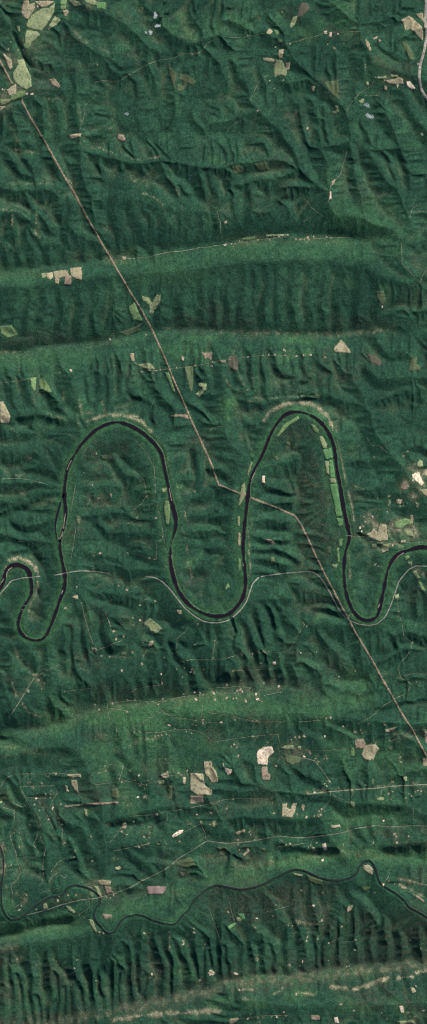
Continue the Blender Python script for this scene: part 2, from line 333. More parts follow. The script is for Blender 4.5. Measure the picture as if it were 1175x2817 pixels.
def soft(a, r):
    """Three box blurs of radius r cells."""
    for _ in range(3):
        for ax in (0, 1):
            p = np.pad(a, [(r + 1, r) if k == ax else (0, 0) for k in (0, 1)], mode='edge').cumsum(ax)
            n = a.shape[ax]
            a = (np.take(p, range(2 * r + 1, 2 * r + 1 + n), ax) - np.take(p, range(0, n), ax)) / (2 * r + 1)
    return a

# how rugged the land is: (strength, line, reach in cells)
RUGGED = [(1.25, [(0, 2700), (450, 2670), (700, 2640), (1175, 2580)], 60), (.4, [(0, 775), (1000, 775)], 52), (.5, [(0, 665), (1100, 660)], 18),
          (.5, [(0, 920), (300, 905), (1100, 905)], 24), (1.35, [(0, 560), (400, 500), (640, 520), (1050, 480)], 70), (.7, [(340, 200), (560, 300)], 80), (1.2, [(60, 1330), (60, 1480)], 50),
          (1.25, [(470, 1250), (470, 1480)], 40), (1.3, [(720, 1350), (740, 1520)], 50), (.8, [(200, 1250), (400, 1480)], 60), (.45, [(250, 1960), (1000, 1930)], 30), (.55, [(250, 2070), (900, 2060)], 40),
          (1.5, [(300, 1770), (800, 1740)], 50), (1.2, [(60, 2250), (240, 2350)], 60), (.45, [(300, 2540), (560, 2440), (1100, 2360)], 20), (.55, [(0, 2780), (600, 2760), (1175, 2700)], 26), (.8, [(520, 2520), (900, 2520)], 60)]

def relief_map(sh):
    yy, xx = np.mgrid[0:sh[0], 0:sh[1]]
    X = X0 + xx * G; Y = Y0 + yy * G
    num = np.full(sh, 1.0 * .25); den = np.full(sh, .25)
    for st, ln, rad in RUGGED:
        p = resample(ln, 30)
        d2 = np.full(sh, 1e9)
        for x, y in p: d2 = np.minimum(d2, (X - x) ** 2 + (Y - y) ** 2)
        w = np.exp(-d2 / rad ** 2)
        num += w * st; den += w
    return num / den * RELIEF

RELIEF = 2.6

def make_terrain():
    rng = np.random.default_rng(7)
    VW = [wander(l, rng) for l in V]
    h = base_surface()
    H0 = h.copy()
    for g in (5.0, G):
        sh = dims(g)
        if h.shape != sh:
            h = up2(h, sh)
        H0g = up2(H0, sh)
        root = np.zeros(sh, bool)
        for line, hgt in ((RIVER, 0), (SIDE_CHANNEL, 0), (CREEK_LEFT, 2.0), (CREEK_MAIN, 2.0)):
            iy, ix, t = raster(sh, g, line); root[iy, ix] = True; h[iy, ix] = hgt
        for h0, h1, line in BROOKS:
            iy, ix, t = raster(sh, g, smooth_line(line, 3, 3)); new = ~root[iy, ix]; iy, ix, t = iy[new], ix[new], t[new]
            root[iy, ix] = True; h[iy, ix] = h0 + (h1 - h0) * t
        carve = np.zeros(sh)
        for ln in VW:
            iy, ix, t = raster(sh, g, ln)
            dep = np.sin(np.pi * np.clip(t * .9 + .08, 0, 1)) * .5 + .5
            carve[iy, ix] = np.maximum(carve[iy, ix], dep)
        carve_b = blur(carve, 2 if g == 5 else 4)
        carve_b /= max(carve_b.max(), 1e-6)
        if g == 5.0:
            hr = h[root]
            h = h + noise(sh, 4, rng) * .8 + noise(sh, 9, rng) * 1.7 + noise(sh, 26, rng) * 2.2
            h = h - 4.2 * np.clip(carve_b * 2.2, 0, 1) * np.clip(H0g / 8, .1, 1)
            h[root] = hr
            K = .055 * (1 + 1.5 * np.clip(carve_b * 3, 0, 1)) * np.exp(.35 * noise(sh, 10, rng))
            U = .20 * (np.clip(H0g, 1, 24) / 12) ** 1.2
            h = erode(h, g, root, K, U, 50, .05)
        else:
            h = h + np.where(root, 0, noise(sh, 3, rng) * .35)
            K = .055 * (1 + 1.5 * np.clip(carve_b * 3, 0, 1))
            U = .20 * (np.clip(H0g, 1, 24) / 12) ** 1.2
            h = erode(h, g, root, K, U, 14, .045)
    # regional form from the survey, local relief from the drainage, evened out
    big = soft(h, 11)
    hp = blur(h - big, 1)
    # natural wander of spurs and hollows
    wx = noise(sh, 9, rng) * 1.3 + noise(sh, 24, rng) * 2.6
    wy = noise(sh, 9, rng) * 1.3 + noise(sh, 24, rng) * 2.6
    yy, xx = np.mgrid[0:sh[0], 0:sh[1]]
    sy = np.clip(yy + wy, 0, sh[0] - 1.01); sx = np.clip(xx + wx, 0, sh[1] - 1.01)
    iy = sy.astype(int); ix = sx.astype(int); fy = sy - iy; fx = sx - ix
    hp = (hp[iy, ix] * (1 - fy) * (1 - fx) + hp[iy, ix + 1] * (1 - fy) * fx + hp[iy + 1, ix] * fy * (1 - fx) + hp[iy + 1, ix + 1] * fy * fx)
    amp = np.sqrt(soft(hp * hp, 16)) + .12
    want = relief_map(sh)
    hp = hp / amp * want
    hp = hp + 1.1 * (hp - blur(hp, 2)) - .3 * np.maximum(blur(hp, 2) - hp, 0)
    riv = np.zeros(sh)
    iy, ix, t = raster(sh, g, RIVER); riv[iy, ix] = 1
    near = np.clip(soft(riv, 2) * 14 - .2, 0, 1)
    h = soft(H0g, 2) + hp * (1 - near * .8)
    h = h * (1 - near) + near * np.minimum(h, 1.2 + .2 * hp)
    crk = np.zeros(sh)
    for ln in (CREEK_LEFT, CREEK_MAIN):
        iy, ix, t = raster(sh, g, ln); crk[iy, ix] = 1
    nc = np.clip(soft(crk, 1) * 9 - .2, 0, 1)
    h = h * (1 - nc) + nc * 2.2
    return h, H0g, root
# ---------------------------------------------------------------------------
# Open land: (colour, name, category, label, sheet, outline)
# T tan hay, P pale olive, G bright green, O dull olive, R pink-brown soil, C bare cream earth, B brown-purple, L light green
# ---------------------------------------------------------------------------
OPEN = []
def F_(col, nm, label, k, *p, cat=None):
    OPEN.append((col, nm, cat or {'field': 'field', 'clearing': 'clearing', 'quarry': 'quarry', 'airstrip': 'airstrip',
                                  'scree_patch': 'scree', 'village_yard': 'yard', 'rock_outcrop': 'rock outcrop'}[nm], label, k, p))

F_('P','field','largest pale olive field of the corner valley, rounded and crossed by a hedge','A',130,110,160,70,205,40,240,38,272,12,265,60,235,110,205,150,165,145,130,130)
F_('T','field','long tan field on the wooded edge of the corner valley','A',115,3,140,0,145,20,172,12,172,38,156,65,138,95,110,80,105,50)
F_('P','field','pale triangular field at the foot of the largest corner valley field','A',130,148,180,152,198,170,150,210,125,215,122,180)
F_('P','field','pale wedge field across the lane from the largest corner valley field','A',270,80,300,95,280,120,235,150,240,125)
F_('T','field','narrow tan field capping the largest corner valley field','A',172,5,240,0,268,6,235,30,206,36,180,20)
F_('L','field','light green strip field above a farmyard in the corner valley','A',298,0,330,0,325,43,300,50)
F_('T','village_yard','tan farmyard at the bottom of the light green strip field','A',308,50,332,46,340,60,325,82,312,70)
F_('P','field','pale olive field between the green strip field and the creek mouth','A',335,0,385,5,400,28,360,35)
F_('P','field','small pale field touching the creek at the map edge','A',415,0,470,0,478,22,455,24,430,14)
F_('G','field','small vivid green field beside the creek at the map edge','A',480,14,520,10,520,45,476,38)
F_('L','field','slim green field below the valley narrows','A',110,215,155,210,150,225,118,250)
F_('P','field','broad mottled field beside the stream in the lower corner valley','A',62,362,88,318,84,295,118,290,130,330,152,375,157,425,128,440,100,428,72,400)
F_('T','field','tan field below the mottled field of the lower corner valley','A',32,440,78,412,80,458,44,470)
F_('L','field','light green field where the power line enters the forest','A',50,472,90,452,125,445,125,470,60,502)
F_('P','field','pale rounded field at the valley edge beside the green field','A',0,492,30,488,55,487,50,505,20,518,0,515)
F_('T','field','last tan field of the corner valley below the rounded field','A',0,520,26,523,12,538,0,546)
F_('T','clearing','thin tan clearing beyond the power line in the corner valley','A',14,262,55,290,62,330,48,344,30,300)
F_('P','clearing','pale hillside clearing above the largest corner valley field','A',80,130,97,128,100,152,90,158)
F_('O','clearing','thin olive strip clearing beside the hilltop lane','A',830,312,846,345,872,362,862,410,860,440,846,400,832,370)
F_('O','clearing','forked triangular olive clearing on the hilltop','A',885,365,930,375,966,405,950,422,925,410,905,445,872,450,880,412,900,425,905,400,884,392)
F_('R','scree_patch','pinkish bare slope above the corner valley woods','A',240,390,270,388,298,420,290,435,258,418)
F_('R','clearing','oval pinkish clearing below the hamlet on the wooded hills','A',582,662,608,664,618,690,600,698,578,684)
F_('T','village_yard','pale hamlet yard at the end of a hill lane','A',340,668,372,658,402,656,398,672,362,680,345,684)
F_('O','clearing','faint olive square clearing near the drifting smoke','A',684,36,706,34,702,66,690,72,678,60)

F_('B','clearing','brown felled patch at the head of a long hilltop clearing','B',455,15,480,14,496,34,492,48,452,85,435,80,440,50)
F_('P','clearing','pale tapering foot of the long brown hilltop clearing','B',412,84,436,78,425,120,405,138,397,130)
F_('T','village_yard','pale yard nearest the lane above the cross-shaped farm','B',285,152,300,140,315,155,300,170,285,166)
F_('L','clearing','light green yard next to the pale yard on the upper lane','B',320,148,340,150,348,168,330,170)
F_('O','clearing','small dull clearing between the upper lane and cross-shaped farm','B',335,196,355,195,360,212,340,210)
F_('T','field','tan upper arm of the cross-shaped hilltop farm','B',345,245,370,242,363,270,360,288,340,283)
F_('T','field','tan side arm of the cross-shaped hilltop farm','B',265,285,300,286,330,295,318,308,270,300)
F_('P','field','large pale green centre field of the cross-shaped hilltop farm','B',330,295,360,300,370,325,385,345,380,375,350,368,322,382,322,340)
F_('T','field','peach field on the far arm of the cross-shaped hilltop farm','B',378,312,400,308,396,345,380,350)
F_('T','clearing','lone tan kite-shaped clearing in unbroken forest','B',505,425,524,425,515,452,506,446)
F_('C','village_yard','bright round yard of a pair on the forest lane','B',565,155,580,153,582,167,567,168)
F_('C','village_yard','bright oblong yard of a pair on the forest lane','B',592,158,604,160,603,185,592,182)
F_('T','clearing','long tan clearing on the bank of the curving creek','B',770,190,790,210,800,250,790,250,775,225)
F_('R','clearing','pink-brown bare patch with a notch east of the curving creek','B',806,188,830,178,826,190,812,194)
F_('R','clearing','tiny pink-brown triangle beside the notched bare patch','B',835,192,850,200,838,208)
F_('T','field','large pale hooked field near the broad highway','B',945,100,985,78,1020,105,1050,135,1055,165,1052,200,1035,190,1015,160,990,145,965,152,960,125)
F_('T','field','pale field wedged between the hooked field and the highway','B',1015,70,1055,64,1056,90,1072,108,1060,117,1040,92)
F_('O','clearing','dull olive scrub clearing below the hooked field','B',950,210,970,205,1000,250,1010,300,990,290,962,250)
F_('C','quarry','bright cream bare ground at the highway end of the ribbon hamlet','B',972,402,990,400,1016,434,1000,443,978,425)
F_('T','village_yard','long tan yards in the middle of the ribbon hamlet','B',865,397,910,390,935,380,955,388,958,412,935,415,930,435,915,415,882,410)
F_('P','village_yard','pale yards at the forest end of the ribbon hamlet','B',815,380,870,375,875,388,830,390)
F_('P','village_yard','small pale yard above the ribbon hamlet','B',893,366,930,369,930,382,897,380)
F_('T','village_yard','tan yard hanging below the ribbon hamlet','B',860,418,875,425,877,446,862,445)
F_('P','village_yard','pale yard on the lane below the ribbon hamlet','B',772,405,785,402,785,422,773,422)
F_('P','clearing','pale L-shaped clearing above the forest creek junction','B',606,552,622,546,622,520,634,520,640,550,628,563,612,564)
F_('O','clearing','mottled olive logged triangle where two creeks draw together','B',570,405,635,395,640,440,632,485,600,455)
F_('P','clearing','pale clearing on the lane near the creek junction','B',740,497,755,486,768,490,756,508,742,508)
F_('T','village_yard','lone pale farmyard near the lower highway bend','B',1040,656,1050,655,1053,672,1042,672)

F_('P','field','smallest square field at the outer end of the ridge farm','C',205,630,224,628,227,650,207,652)
F_('T','field','tan square field second from the outer end of the ridge farm','C',229,629,259,625,262,650,246,662,229,646)
F_('T','field','long tan field with a leg in the ridge farm','C',262,622,300,616,328,613,343,640,292,652,290,685,274,682,270,650)
F_('R','field','lower pinkish rectangular field of the ridge farm','C',322,644,351,641,350,688,313,688)
F_('T','field','broad tan field nearest the power line in the ridge farm','C',345,604,403,600,403,662,372,656,351,640)
F_('R','clearing','tiny pink clearing where the ridge road meets the power line','C',600,549,622,550,620,565,604,563)
F_('O','clearing','dull olive meadow on the brook, the smaller of two','D',110,105,150,98,170,115,165,138,125,140)
F_('O','clearing','dull olive meadow on the brook, the larger of two','D',222,92,285,82,292,120,262,128,235,122)
F_('C','village_yard','bright bare yard heading the creekside lane','D',606,176,622,164,620,184,602,198)
F_('C','village_yard','bright narrow yard at the foot of the creekside lane','D',594,225,603,225,603,262,590,268)
F_('T','clearing','small curved tan clearing in the hill forest','D',74,376,92,367,86,388,72,388)
F_('P','clearing','thin pale strip field along the ridge road','D',280,442,392,438,392,447,280,453)
F_('L','clearing','light green strip field along the ridge road','D',160,458,225,450,228,464,165,470)
F_('P','clearing','ragged pale green clearing beside the power line on the long slope','E',700,24,738,38,748,65,770,20,792,22,788,55,765,90,752,115,736,112,737,72,704,45)
F_('L','clearing','smooth green regrowth wedge against the power line','E',632,82,662,58,702,150,652,145)
F_('O','clearing','dull olive clearing crossed by tracks on the crest','E',588,205,640,190,688,168,682,200,620,225)
F_('L','clearing','green hollow clearing at the map edge below the crest','E',0,175,58,170,88,218,40,232,8,212)
F_('T','clearing','tan upper leg of the boot-shaped clearing','E',640,308,660,308,664,345,650,348,642,330)
F_('P','clearing','pale green foot of the boot-shaped clearing','E',652,350,682,362,738,355,766,385,742,388,690,375)
F_('T','field','curved tan field at the map edge above the first bend','E',0,545,16,545,40,590,50,620,45,655,0,648)
F_('R','scree_patch','red-brown bare strip touching the power line','E',838,618,865,608,925,610,930,634,880,618,850,622)
F_('O','clearing','long olive clearing running down from the power line crossing','E',908,375,950,372,952,430,948,485,938,500,925,440)
F_('P','clearing','pale hooked clearing beside the long olive clearing','E',978,455,1018,456,1015,488,978,525,964,508,1000,480,980,470)
F_('R','clearing','pinkish clearing astride the midslope road','E',995,306,1045,303,1040,345,1022,330,1008,338)
F_('C','village_yard','small bright yard above the midslope road','E',895,320,908,328,905,345,895,343)
F_('L','clearing','narrow light green clearing between two ravines','E',150,430,180,425,176,480,172,500,155,470)
F_('L','clearing','smooth green wedge clearing on the ravined slope','E',192,440,215,425,235,460,255,498,200,500)
F_('L','clearing','green strip along the power line below the midslope road','E',810,400,832,402,868,510,848,490)
F_('T','clearing','pinkish pale shell-shaped clearing below the crest','F',615,282,650,242,688,285,700,305,622,302,612,295)
F_('B','clearing','dark brown logged block under the midslope road','F',94,326,136,318,144,350,142,390,118,395,96,370)
F_('B','clearing','dark brown lozenge clearing on the far slope','F',780,308,815,318,852,348,840,374,822,362,792,345)
F_('O','clearing','ragged olive homestead clearing near the map edge','F',988,345,1025,325,1020,360,1040,378,1035,392,985,395)
F_('O','clearing','egg-shaped olive clearing with a bright yard at its tip','F',820,5,860,0,870,50,855,72,835,50)
F_('C','village_yard','bright yard at the tip of the egg-shaped clearing','F',848,72,858,72,857,86,850,86)
F_('L','field','curved green riverside strip inside the tall bend','F',332,716,372,655,440,616,446,630,388,666,346,716)
F_('L','clearing','small green clearing at the crown of the tall bend','F',500,655,520,660,542,690,530,702,512,680)
F_('R','clearing','small brown felled patch beside the dark logged block','F',50,342,84,338,80,355,55,354)

F_('P','field','pale first field of the riverside row inside the tall bend','H',543,0,560,0,582,40,578,62,562,60)
F_('G','field','short vivid green field near the head of the riverside row','H',560,68,603,58,610,108,575,114)
F_('G','field','slim vivid green field against the river in the riverside row','H',592,118,610,116,622,203,598,202)
F_('P','field','olive garden strip with dark trees in the riverside row','H',572,122,590,122,592,190,580,185)
F_('P','field','short olive field above the longest green riverside field','H',596,206,622,205,628,228,600,232)
F_('G','field','longest vivid green field of the riverside row','H',594,238,630,232,642,300,657,400,626,392,610,300)
F_('G','field','last vivid green wedge at the foot of the riverside row','H',628,402,660,408,658,440,642,446)
F_('L','field','pale green bar field by the river neck','H',640,505,660,505,655,538,642,545)
F_('O','field','olive patch inland of the river neck','H',582,545,600,545,598,578,584,575)
F_('P','field','small pale patch on the narrow river neck','H',605,632,632,630,630,648,610,648)
F_('L','field','slim green riverside field on the narrow neck','H',628,552,640,548,645,618,636,622)
F_('P','field','upper pale strip on the bank opposite the power line','H',188,185,205,130,215,125,202,175,192,192)
F_('P','field','pale strip where the power line reaches the river','H',162,240,176,228,182,285,150,345,146,335)
F_('P','field','narrow olive strip below the power line river crossing','H',140,396,153,395,152,440,142,442)
F_('T','field','peach riverside strip between the two tall bends','H',143,475,155,475,155,538,143,540)
F_('L','field','lowest green riverside strip between the two tall bends','H',146,600,158,605,155,660,147,660)
F_('P','field','pale four-sided field above the cream farm by the map edge','H',1037,116,1050,118,1055,150,1032,156,1025,132)
F_('C','field','bright cream field block of the hillside farms','H',1000,187,1035,176,1045,210,1062,230,1045,246,1020,220,1005,208)
F_('T','field','tan field touching the map edge next to the cream block','H',1052,170,1074,160,1074,195,1056,188)
F_('R','clearing','mottled pink scrub patch beside the cream block','H',950,225,970,222,985,245,972,262,945,262)
F_('T','field','diagonal tan field at the map edge below the cream block','H',1036,262,1074,262,1074,298,1050,278)
F_('L','field','large rounded light green field of the river farms','H',910,422,960,404,990,410,998,435,960,440,945,455,915,450)
F_('P','field','pale parallelogram below the rounded green field','H',960,460,1000,466,1010,496,975,490)
F_('T','field','largest tan field of the river farms, toothed along its upper edge','H',775,482,800,470,808,450,830,470,846,430,875,438,880,510,840,516,800,500)
F_('P','field','small pale green strip below the toothed tan field','H',798,530,825,530,825,550,802,546)
F_('P','field','pale green field between the strip and the river farms road','H',845,532,885,530,886,562,850,575)
F_('T','field','slim tan field beside the rounded green field','H',990,390,1005,390,1004,432,994,428)
F_('T','clearing','small tan clearing uphill of the river farms','H',922,312,950,312,944,335,926,332)
F_('P','village_yard','thin pale yard on the lane uphill of the river farms','H',885,312,896,322,888,352,880,340)
F_('P','village_yard','pale yard below the diagonal tan field','H',1018,325,1035,332,1030,356,1020,350)
F_('L','field','small green field inside the last river curve','H',965,592,985,585,990,600,970,612)
F_('P','field','pale field beside the small green field of the last curve','H',980,618,1000,616,1000,640,984,632)
F_('P','field','pale slanting field beside the railway of the last curve','H',1000,670,1020,660,1040,700,1022,706)
F_('T','village_yard','pale roadside yard between the river farms and the river','H',945,512,970,512,968,526,945,524)
F_('C','village_yard','bright hilltop yard above the dog-leg power line','H',262,196,276,194,276,230,262,230)
F_('O','clearing','small olive clearing on the wooded hill of the tall bend','H',324,97,340,95,340,118,322,116)
F_('O','clearing','bowl-shaped olive clearing near the neck of the hill','H',378,30,400,32,398,46,384,44)
F_('O','clearing','small upright olive clearing near the railway tunnel hill','H',306,590,318,592,330,628,302,628)
F_('R','scree_patch','pinkish bare spur on the hillside by the middle river leg','H',280,506,305,508,328,528,310,534,290,522)

F_('L','field','pale green field on the inner bank of the first wide bend','G',812,318,832,318,838,375,830,440,818,430,808,370)
F_('P','field','small square riverside patch above the pale green bend field','G',798,256,820,255,820,272,800,275)
F_('O','clearing','rough clearing with tracks inside the first wide bend','G',375,392,396,395,394,435,380,430)
F_('O','clearing','round dull clearing near the crown of the first wide bend','G',500,96,525,92,528,114,505,115)
F_('T','clearing','tiny wedge clearing in the middle of the first wide bend','G',541,280,552,285,549,302)

F_('P','field','large pale hexagonal field of the southern hill farm','I',705,207,740,180,780,212,800,232,765,258,735,250,738,228)
F_('T','field','slanted tan field downhill of the hexagonal field','I',735,296,757,290,745,322,728,326)
F_('T','village_yard','pale triangular yard by the little loop','I',355,75,382,65,386,85,370,84)
F_('T','village_yard','tan lane-head yard on the wooded slope','I',448,324,476,328,472,346,454,342)
F_('P','clearing','round pale yard at the fork of the straight tracks','I',155,456,180,450,186,464,165,472)
F_('P','clearing','second pale yard down the straight track','I',130,536,145,530,146,548,132,548)
F_('O','clearing','dull roadside clearing below the slanted tan field','I',598,348,625,345,622,360,600,361)
F_('T','village_yard','bright farm yards by the railway bend','I',870,140,895,140,892,165,878,162)
F_('P','field','small pale field beside the railway of the last curve','J',915,66,935,60,937,82,918,84)
F_('L','field','slim light green field ending in a bright yard','J',1030,0,1045,0,1066,44,1050,40)
F_('L','clearing','light green splash of open ground inside the middle bend','J',78,28,95,6,102,25,82,42)
F_('C','village_yard','bright triangular yard at the lane end above the ridge','J',307,398,330,394,328,410,314,411)

F_('T','field','tan bar-shaped field near the hill road','K',330,233,396,230,400,248,350,250,332,245)
F_('T','field','tan boot-shaped field below the bar-shaped field','K',348,262,378,260,388,330,374,320,355,290)
F_('T','field','slim tan leaf-shaped field beside the boot-shaped field','K',320,286,330,288,340,318,328,318)
F_('R','airstrip','long straight tan grass airstrip cut through the forest','K',315,386,583,366,583,376,318,396)
F_('P','clearing','pale curved slot clearing beneath the airstrip','K',414,403,430,408,431,438,421,438)
F_('T','field','large tan L-shaped field of the plateau farms','K',938,225,1000,230,1010,290,1045,310,1040,334,975,335,938,312)
F_('R','field','pinkish square field below the large L-shaped field','K',937,338,1000,340,1002,374,937,378)
F_('T','field','stepped tan field beside the large L-shaped field','K',1006,170,1040,167,1046,205,1070,245,1074,270,1045,270,1012,232,1005,200)
F_('T','field','mottled tan farm clearing with a notched top','K',790,236,828,216,830,248,797,255)
F_('P','field','small pale field below the notched farm clearing','K',780,265,810,262,806,280,782,281)
F_('T','village_yard','bent tan yard between the notched clearing and large L-shaped field','K',899,246,914,246,913,280,903,278)
F_('T','village_yard','tan yard at the head of a curling drive','K',600,476,622,468,622,500,602,498)
F_('T','field','tiny tan field on the straight country road','K',763,428,778,428,776,440,762,440)
F_('C','quarry','bright cream slanting pit above the main road','K',845,535,882,508,904,505,900,520,852,546)
F_('O','clearing','scrubby olive-brown clearing beneath the main road','K',866,660,900,655,930,640,950,650,962,688,920,694,872,680)
F_('O','clearing','dark brown scrub block near the end of the airstrip','K',548,305,580,300,590,350,555,352)
F_('T','village_yard','small pale triangle clearing near the hill creek','K',567,690,595,688,590,704,570,702)
F_('P','village_yard','upright pale yard on the plateau lane','K',1046,460,1062,460,1057,495,1046,490)
F_('O','clearing','dull square scrub clearing beside the plateau lane fields','K',828,290,848,290,848,358,830,355)

F_('C','quarry','brightest cream bare-earth pit, the largest pale patch of the plateau','L',238,118,268,98,312,95,318,125,292,148,287,188,240,182,235,140)
F_('R','quarry','pinkish bare-earth pit hanging below the brightest cream pit','L',262,196,288,194,290,226,305,238,300,261,264,258,256,225)
F_('C','clearing','narrow bright clearing with a pale lower end near the quarry','L',68,175,78,200,112,210,106,235,92,238,74,204)
F_('T','field','tan stepped field bordering the farm track beside the narrow bright clearing','L',0,200,20,198,36,218,46,268,15,272,0,240)
F_('T','field','small tan field at the head of the stepped field','L',0,166,12,170,18,190,0,194)
F_('T','clearing','small tan clearing below the stepped field','L',0,311,15,312,12,334,0,335)
F_('P','field','pale field at the top of the plateau village','L',372,92,415,88,420,108,382,112,350,102)
F_('O','field','mottled olive paddocks of the plateau village','L',370,138,402,140,450,150,450,175,412,186,382,178)
F_('P','village_yard','round pale yard at the village edge','L',437,95,452,92,455,110,440,112)
F_('R','field','pinkish field at the head of the cross-road farm','L',718,63,760,55,770,80,764,105,722,105)
F_('T','field','large tan many-cornered field of the cross-road farm','L',766,90,820,84,838,110,820,130,812,160,770,166,750,138)
F_('L','field','small light green paddock beside the cross-road farm','L',698,100,714,105,716,140,698,142)
F_('T','field','tan strip field below the end of the power line','L',868,12,925,0,905,20,872,25)
F_('T','field','tan block field at the map edge above the power line end','L',1058,22,1074,22,1074,82,1062,70)
F_('T','field','tan block field at the map edge below the power line end','L',1048,155,1074,155,1074,192,1056,192)
F_('T','field','large tan notched field in the southern farm belt','L',362,378,384,376,386,400,402,405,412,375,432,375,425,410,410,447,360,440)
F_('T','field','slim tan field beside the large notched field','L',456,382,471,385,468,415,456,408)
F_('B','village_yard','dark roofed farm patch on the straight road','L',555,302,575,302,573,325,557,324)
F_('T','clearing','pale lozenge strip above the main road','L',600,486,645,480,648,492,606,500)
F_('P','field','pale barrel-shaped field below the straight road','L',825,349,862,345,863,360,830,362)
F_('P','field','pale round field on the wooded lower road','L',697,366,715,368,716,397,701,393)
F_('O','clearing','narrow olive clearing above the straight road','L',802,253,815,255,812,280,804,276)
F_('P','clearing','horseshoe-shaped pale clearing above the straight road','L',955,246,975,245,976,268,958,266)
F_('O','clearing','round dull clearing near the power line end','L',880,96,900,98,898,116,882,114)
F_('O','clearing','square olive-brown clearing just below the main road','L',40,592,85,590,93,630,52,632)
F_('T','village_yard','pale winged yard above the main road','L',130,518,175,504,180,518,150,526,134,535)
F_('T','village_yard','pale slanted yard below the main road','L',165,628,195,600,200,612,176,635)
F_('C','village_yard','brightest yard below the main road crossroads','L',555,576,575,572,582,606,566,606)
F_('O','clearing','faint olive clearing at the forest end below the main road','L',256,596,280,598,276,611,262,610)
F_('T','village_yard','pale spike-shaped yard below the main road','L',505,590,520,590,519,612,508,612)
F_('T','field','tan field wrapped by the tight creek bend','L',762,682,786,678,808,700,804,728,785,722,762,700)
F_('O','field','olive creekside meadow along the wooded creek','N',480,10,510,25,560,40,555,64,522,60,492,40)
F_('P','field','slim pale creekside field upstream of the olive meadow','N',415,2,440,8,462,12,460,22,420,15)
F_('P','field','pale village field reaching to the creek bridge','M',462,66,480,68,500,108,500,120,486,112)
F_('R','field','brick-tan square field of the creekside village','M',515,68,548,72,550,98,524,110)
F_('T','field','tan upper field of the creekside village','M',480,42,498,36,545,42,546,62,512,64,494,62)
F_('R','field','peach oval field inside the creek loop','M',503,204,550,208,550,226,516,230)
F_('U','quarry','large purple-brown works yard cleared from the forest','M',722,72,755,66,820,68,818,86,802,104,727,106)
F_('P','field','square pale field beside the valley road','M',210,156,232,152,235,184,214,188)
F_('P','field','pale boomerang field below the valley road','M',325,166,343,168,372,196,362,206,334,186)
F_('O','field','olive bank between village and creek','M',440,96,460,98,460,120,445,122)
F_('P','field','long olive meadow outside the creek loop','M',436,230,458,236,480,298,466,290,442,252)
F_('B','clearing','small brown round clearing above the works yard','M',884,0,910,0,906,22,888,20)
F_('T','field','lone pale leaf-shaped field in dark woods across the creek','N',674,195,685,168,710,158,700,190,682,197)
F_('O','field','olive oval field near the creek confluence','N',755,76,770,70,792,70,794,82,762,96)
F_('P','village_yard','pale yard inside a green lawn in dark woods','N',132,224,150,218,162,236,138,240)
F_('G','field','green lawn beside the pale yard in dark woods','N',140,206,170,200,180,222,164,234,154,216)
F_('G','field','narrow vivid green field below the lawn in dark woods','N',86,270,128,245,133,257,95,284)
F_('R','scree_patch','curved bare scar on the spur across the creek','N',1000,102,1030,114,1062,142,1055,150,1030,130)
F_('T','village_yard','pinkish yard on the spur across the creek','N',945,69,968,70,968,82,950,82)
F_('P','field','pale green field in the farmland under the great ridge','N',925,735,1000,726,1020,746,930,746)
F_('R','field','red-brown round field under the great ridge','N',500,702,545,704,545,728,507,726)
F_('C','village_yard','bright cream yard beside the red-brown round field','N',616,716,634,710,640,740,620,742)
F_('C','village_yard','bright yard at the forest foot of the great ridge','N',935,660,955,655,962,690,948,692)
F_('T','village_yard','pale yard nearest the burnt bare patches of the great ridge','N',990,565,1012,570,1020,588,1000,594)
F_('T','village_yard','tan yard at the end of the ribbon road','N',100,722,140,715,148,722,118,746,100,746)
F_('C','rock_outcrop','bright white rock face at the head of a shadowed ravine','M',1028,482,1040,476,1046,486,1060,490,1050,504,1034,500,1024,492)
F_('C','rock_outcrop','small bright rock face on the next ravine head','N',122,490,134,490,146,496,142,503,126,500)
F_('C','rock_outcrop','white rock strip beside the bright rock face','N',0,486,20,480,24,490,10,504,0,505)

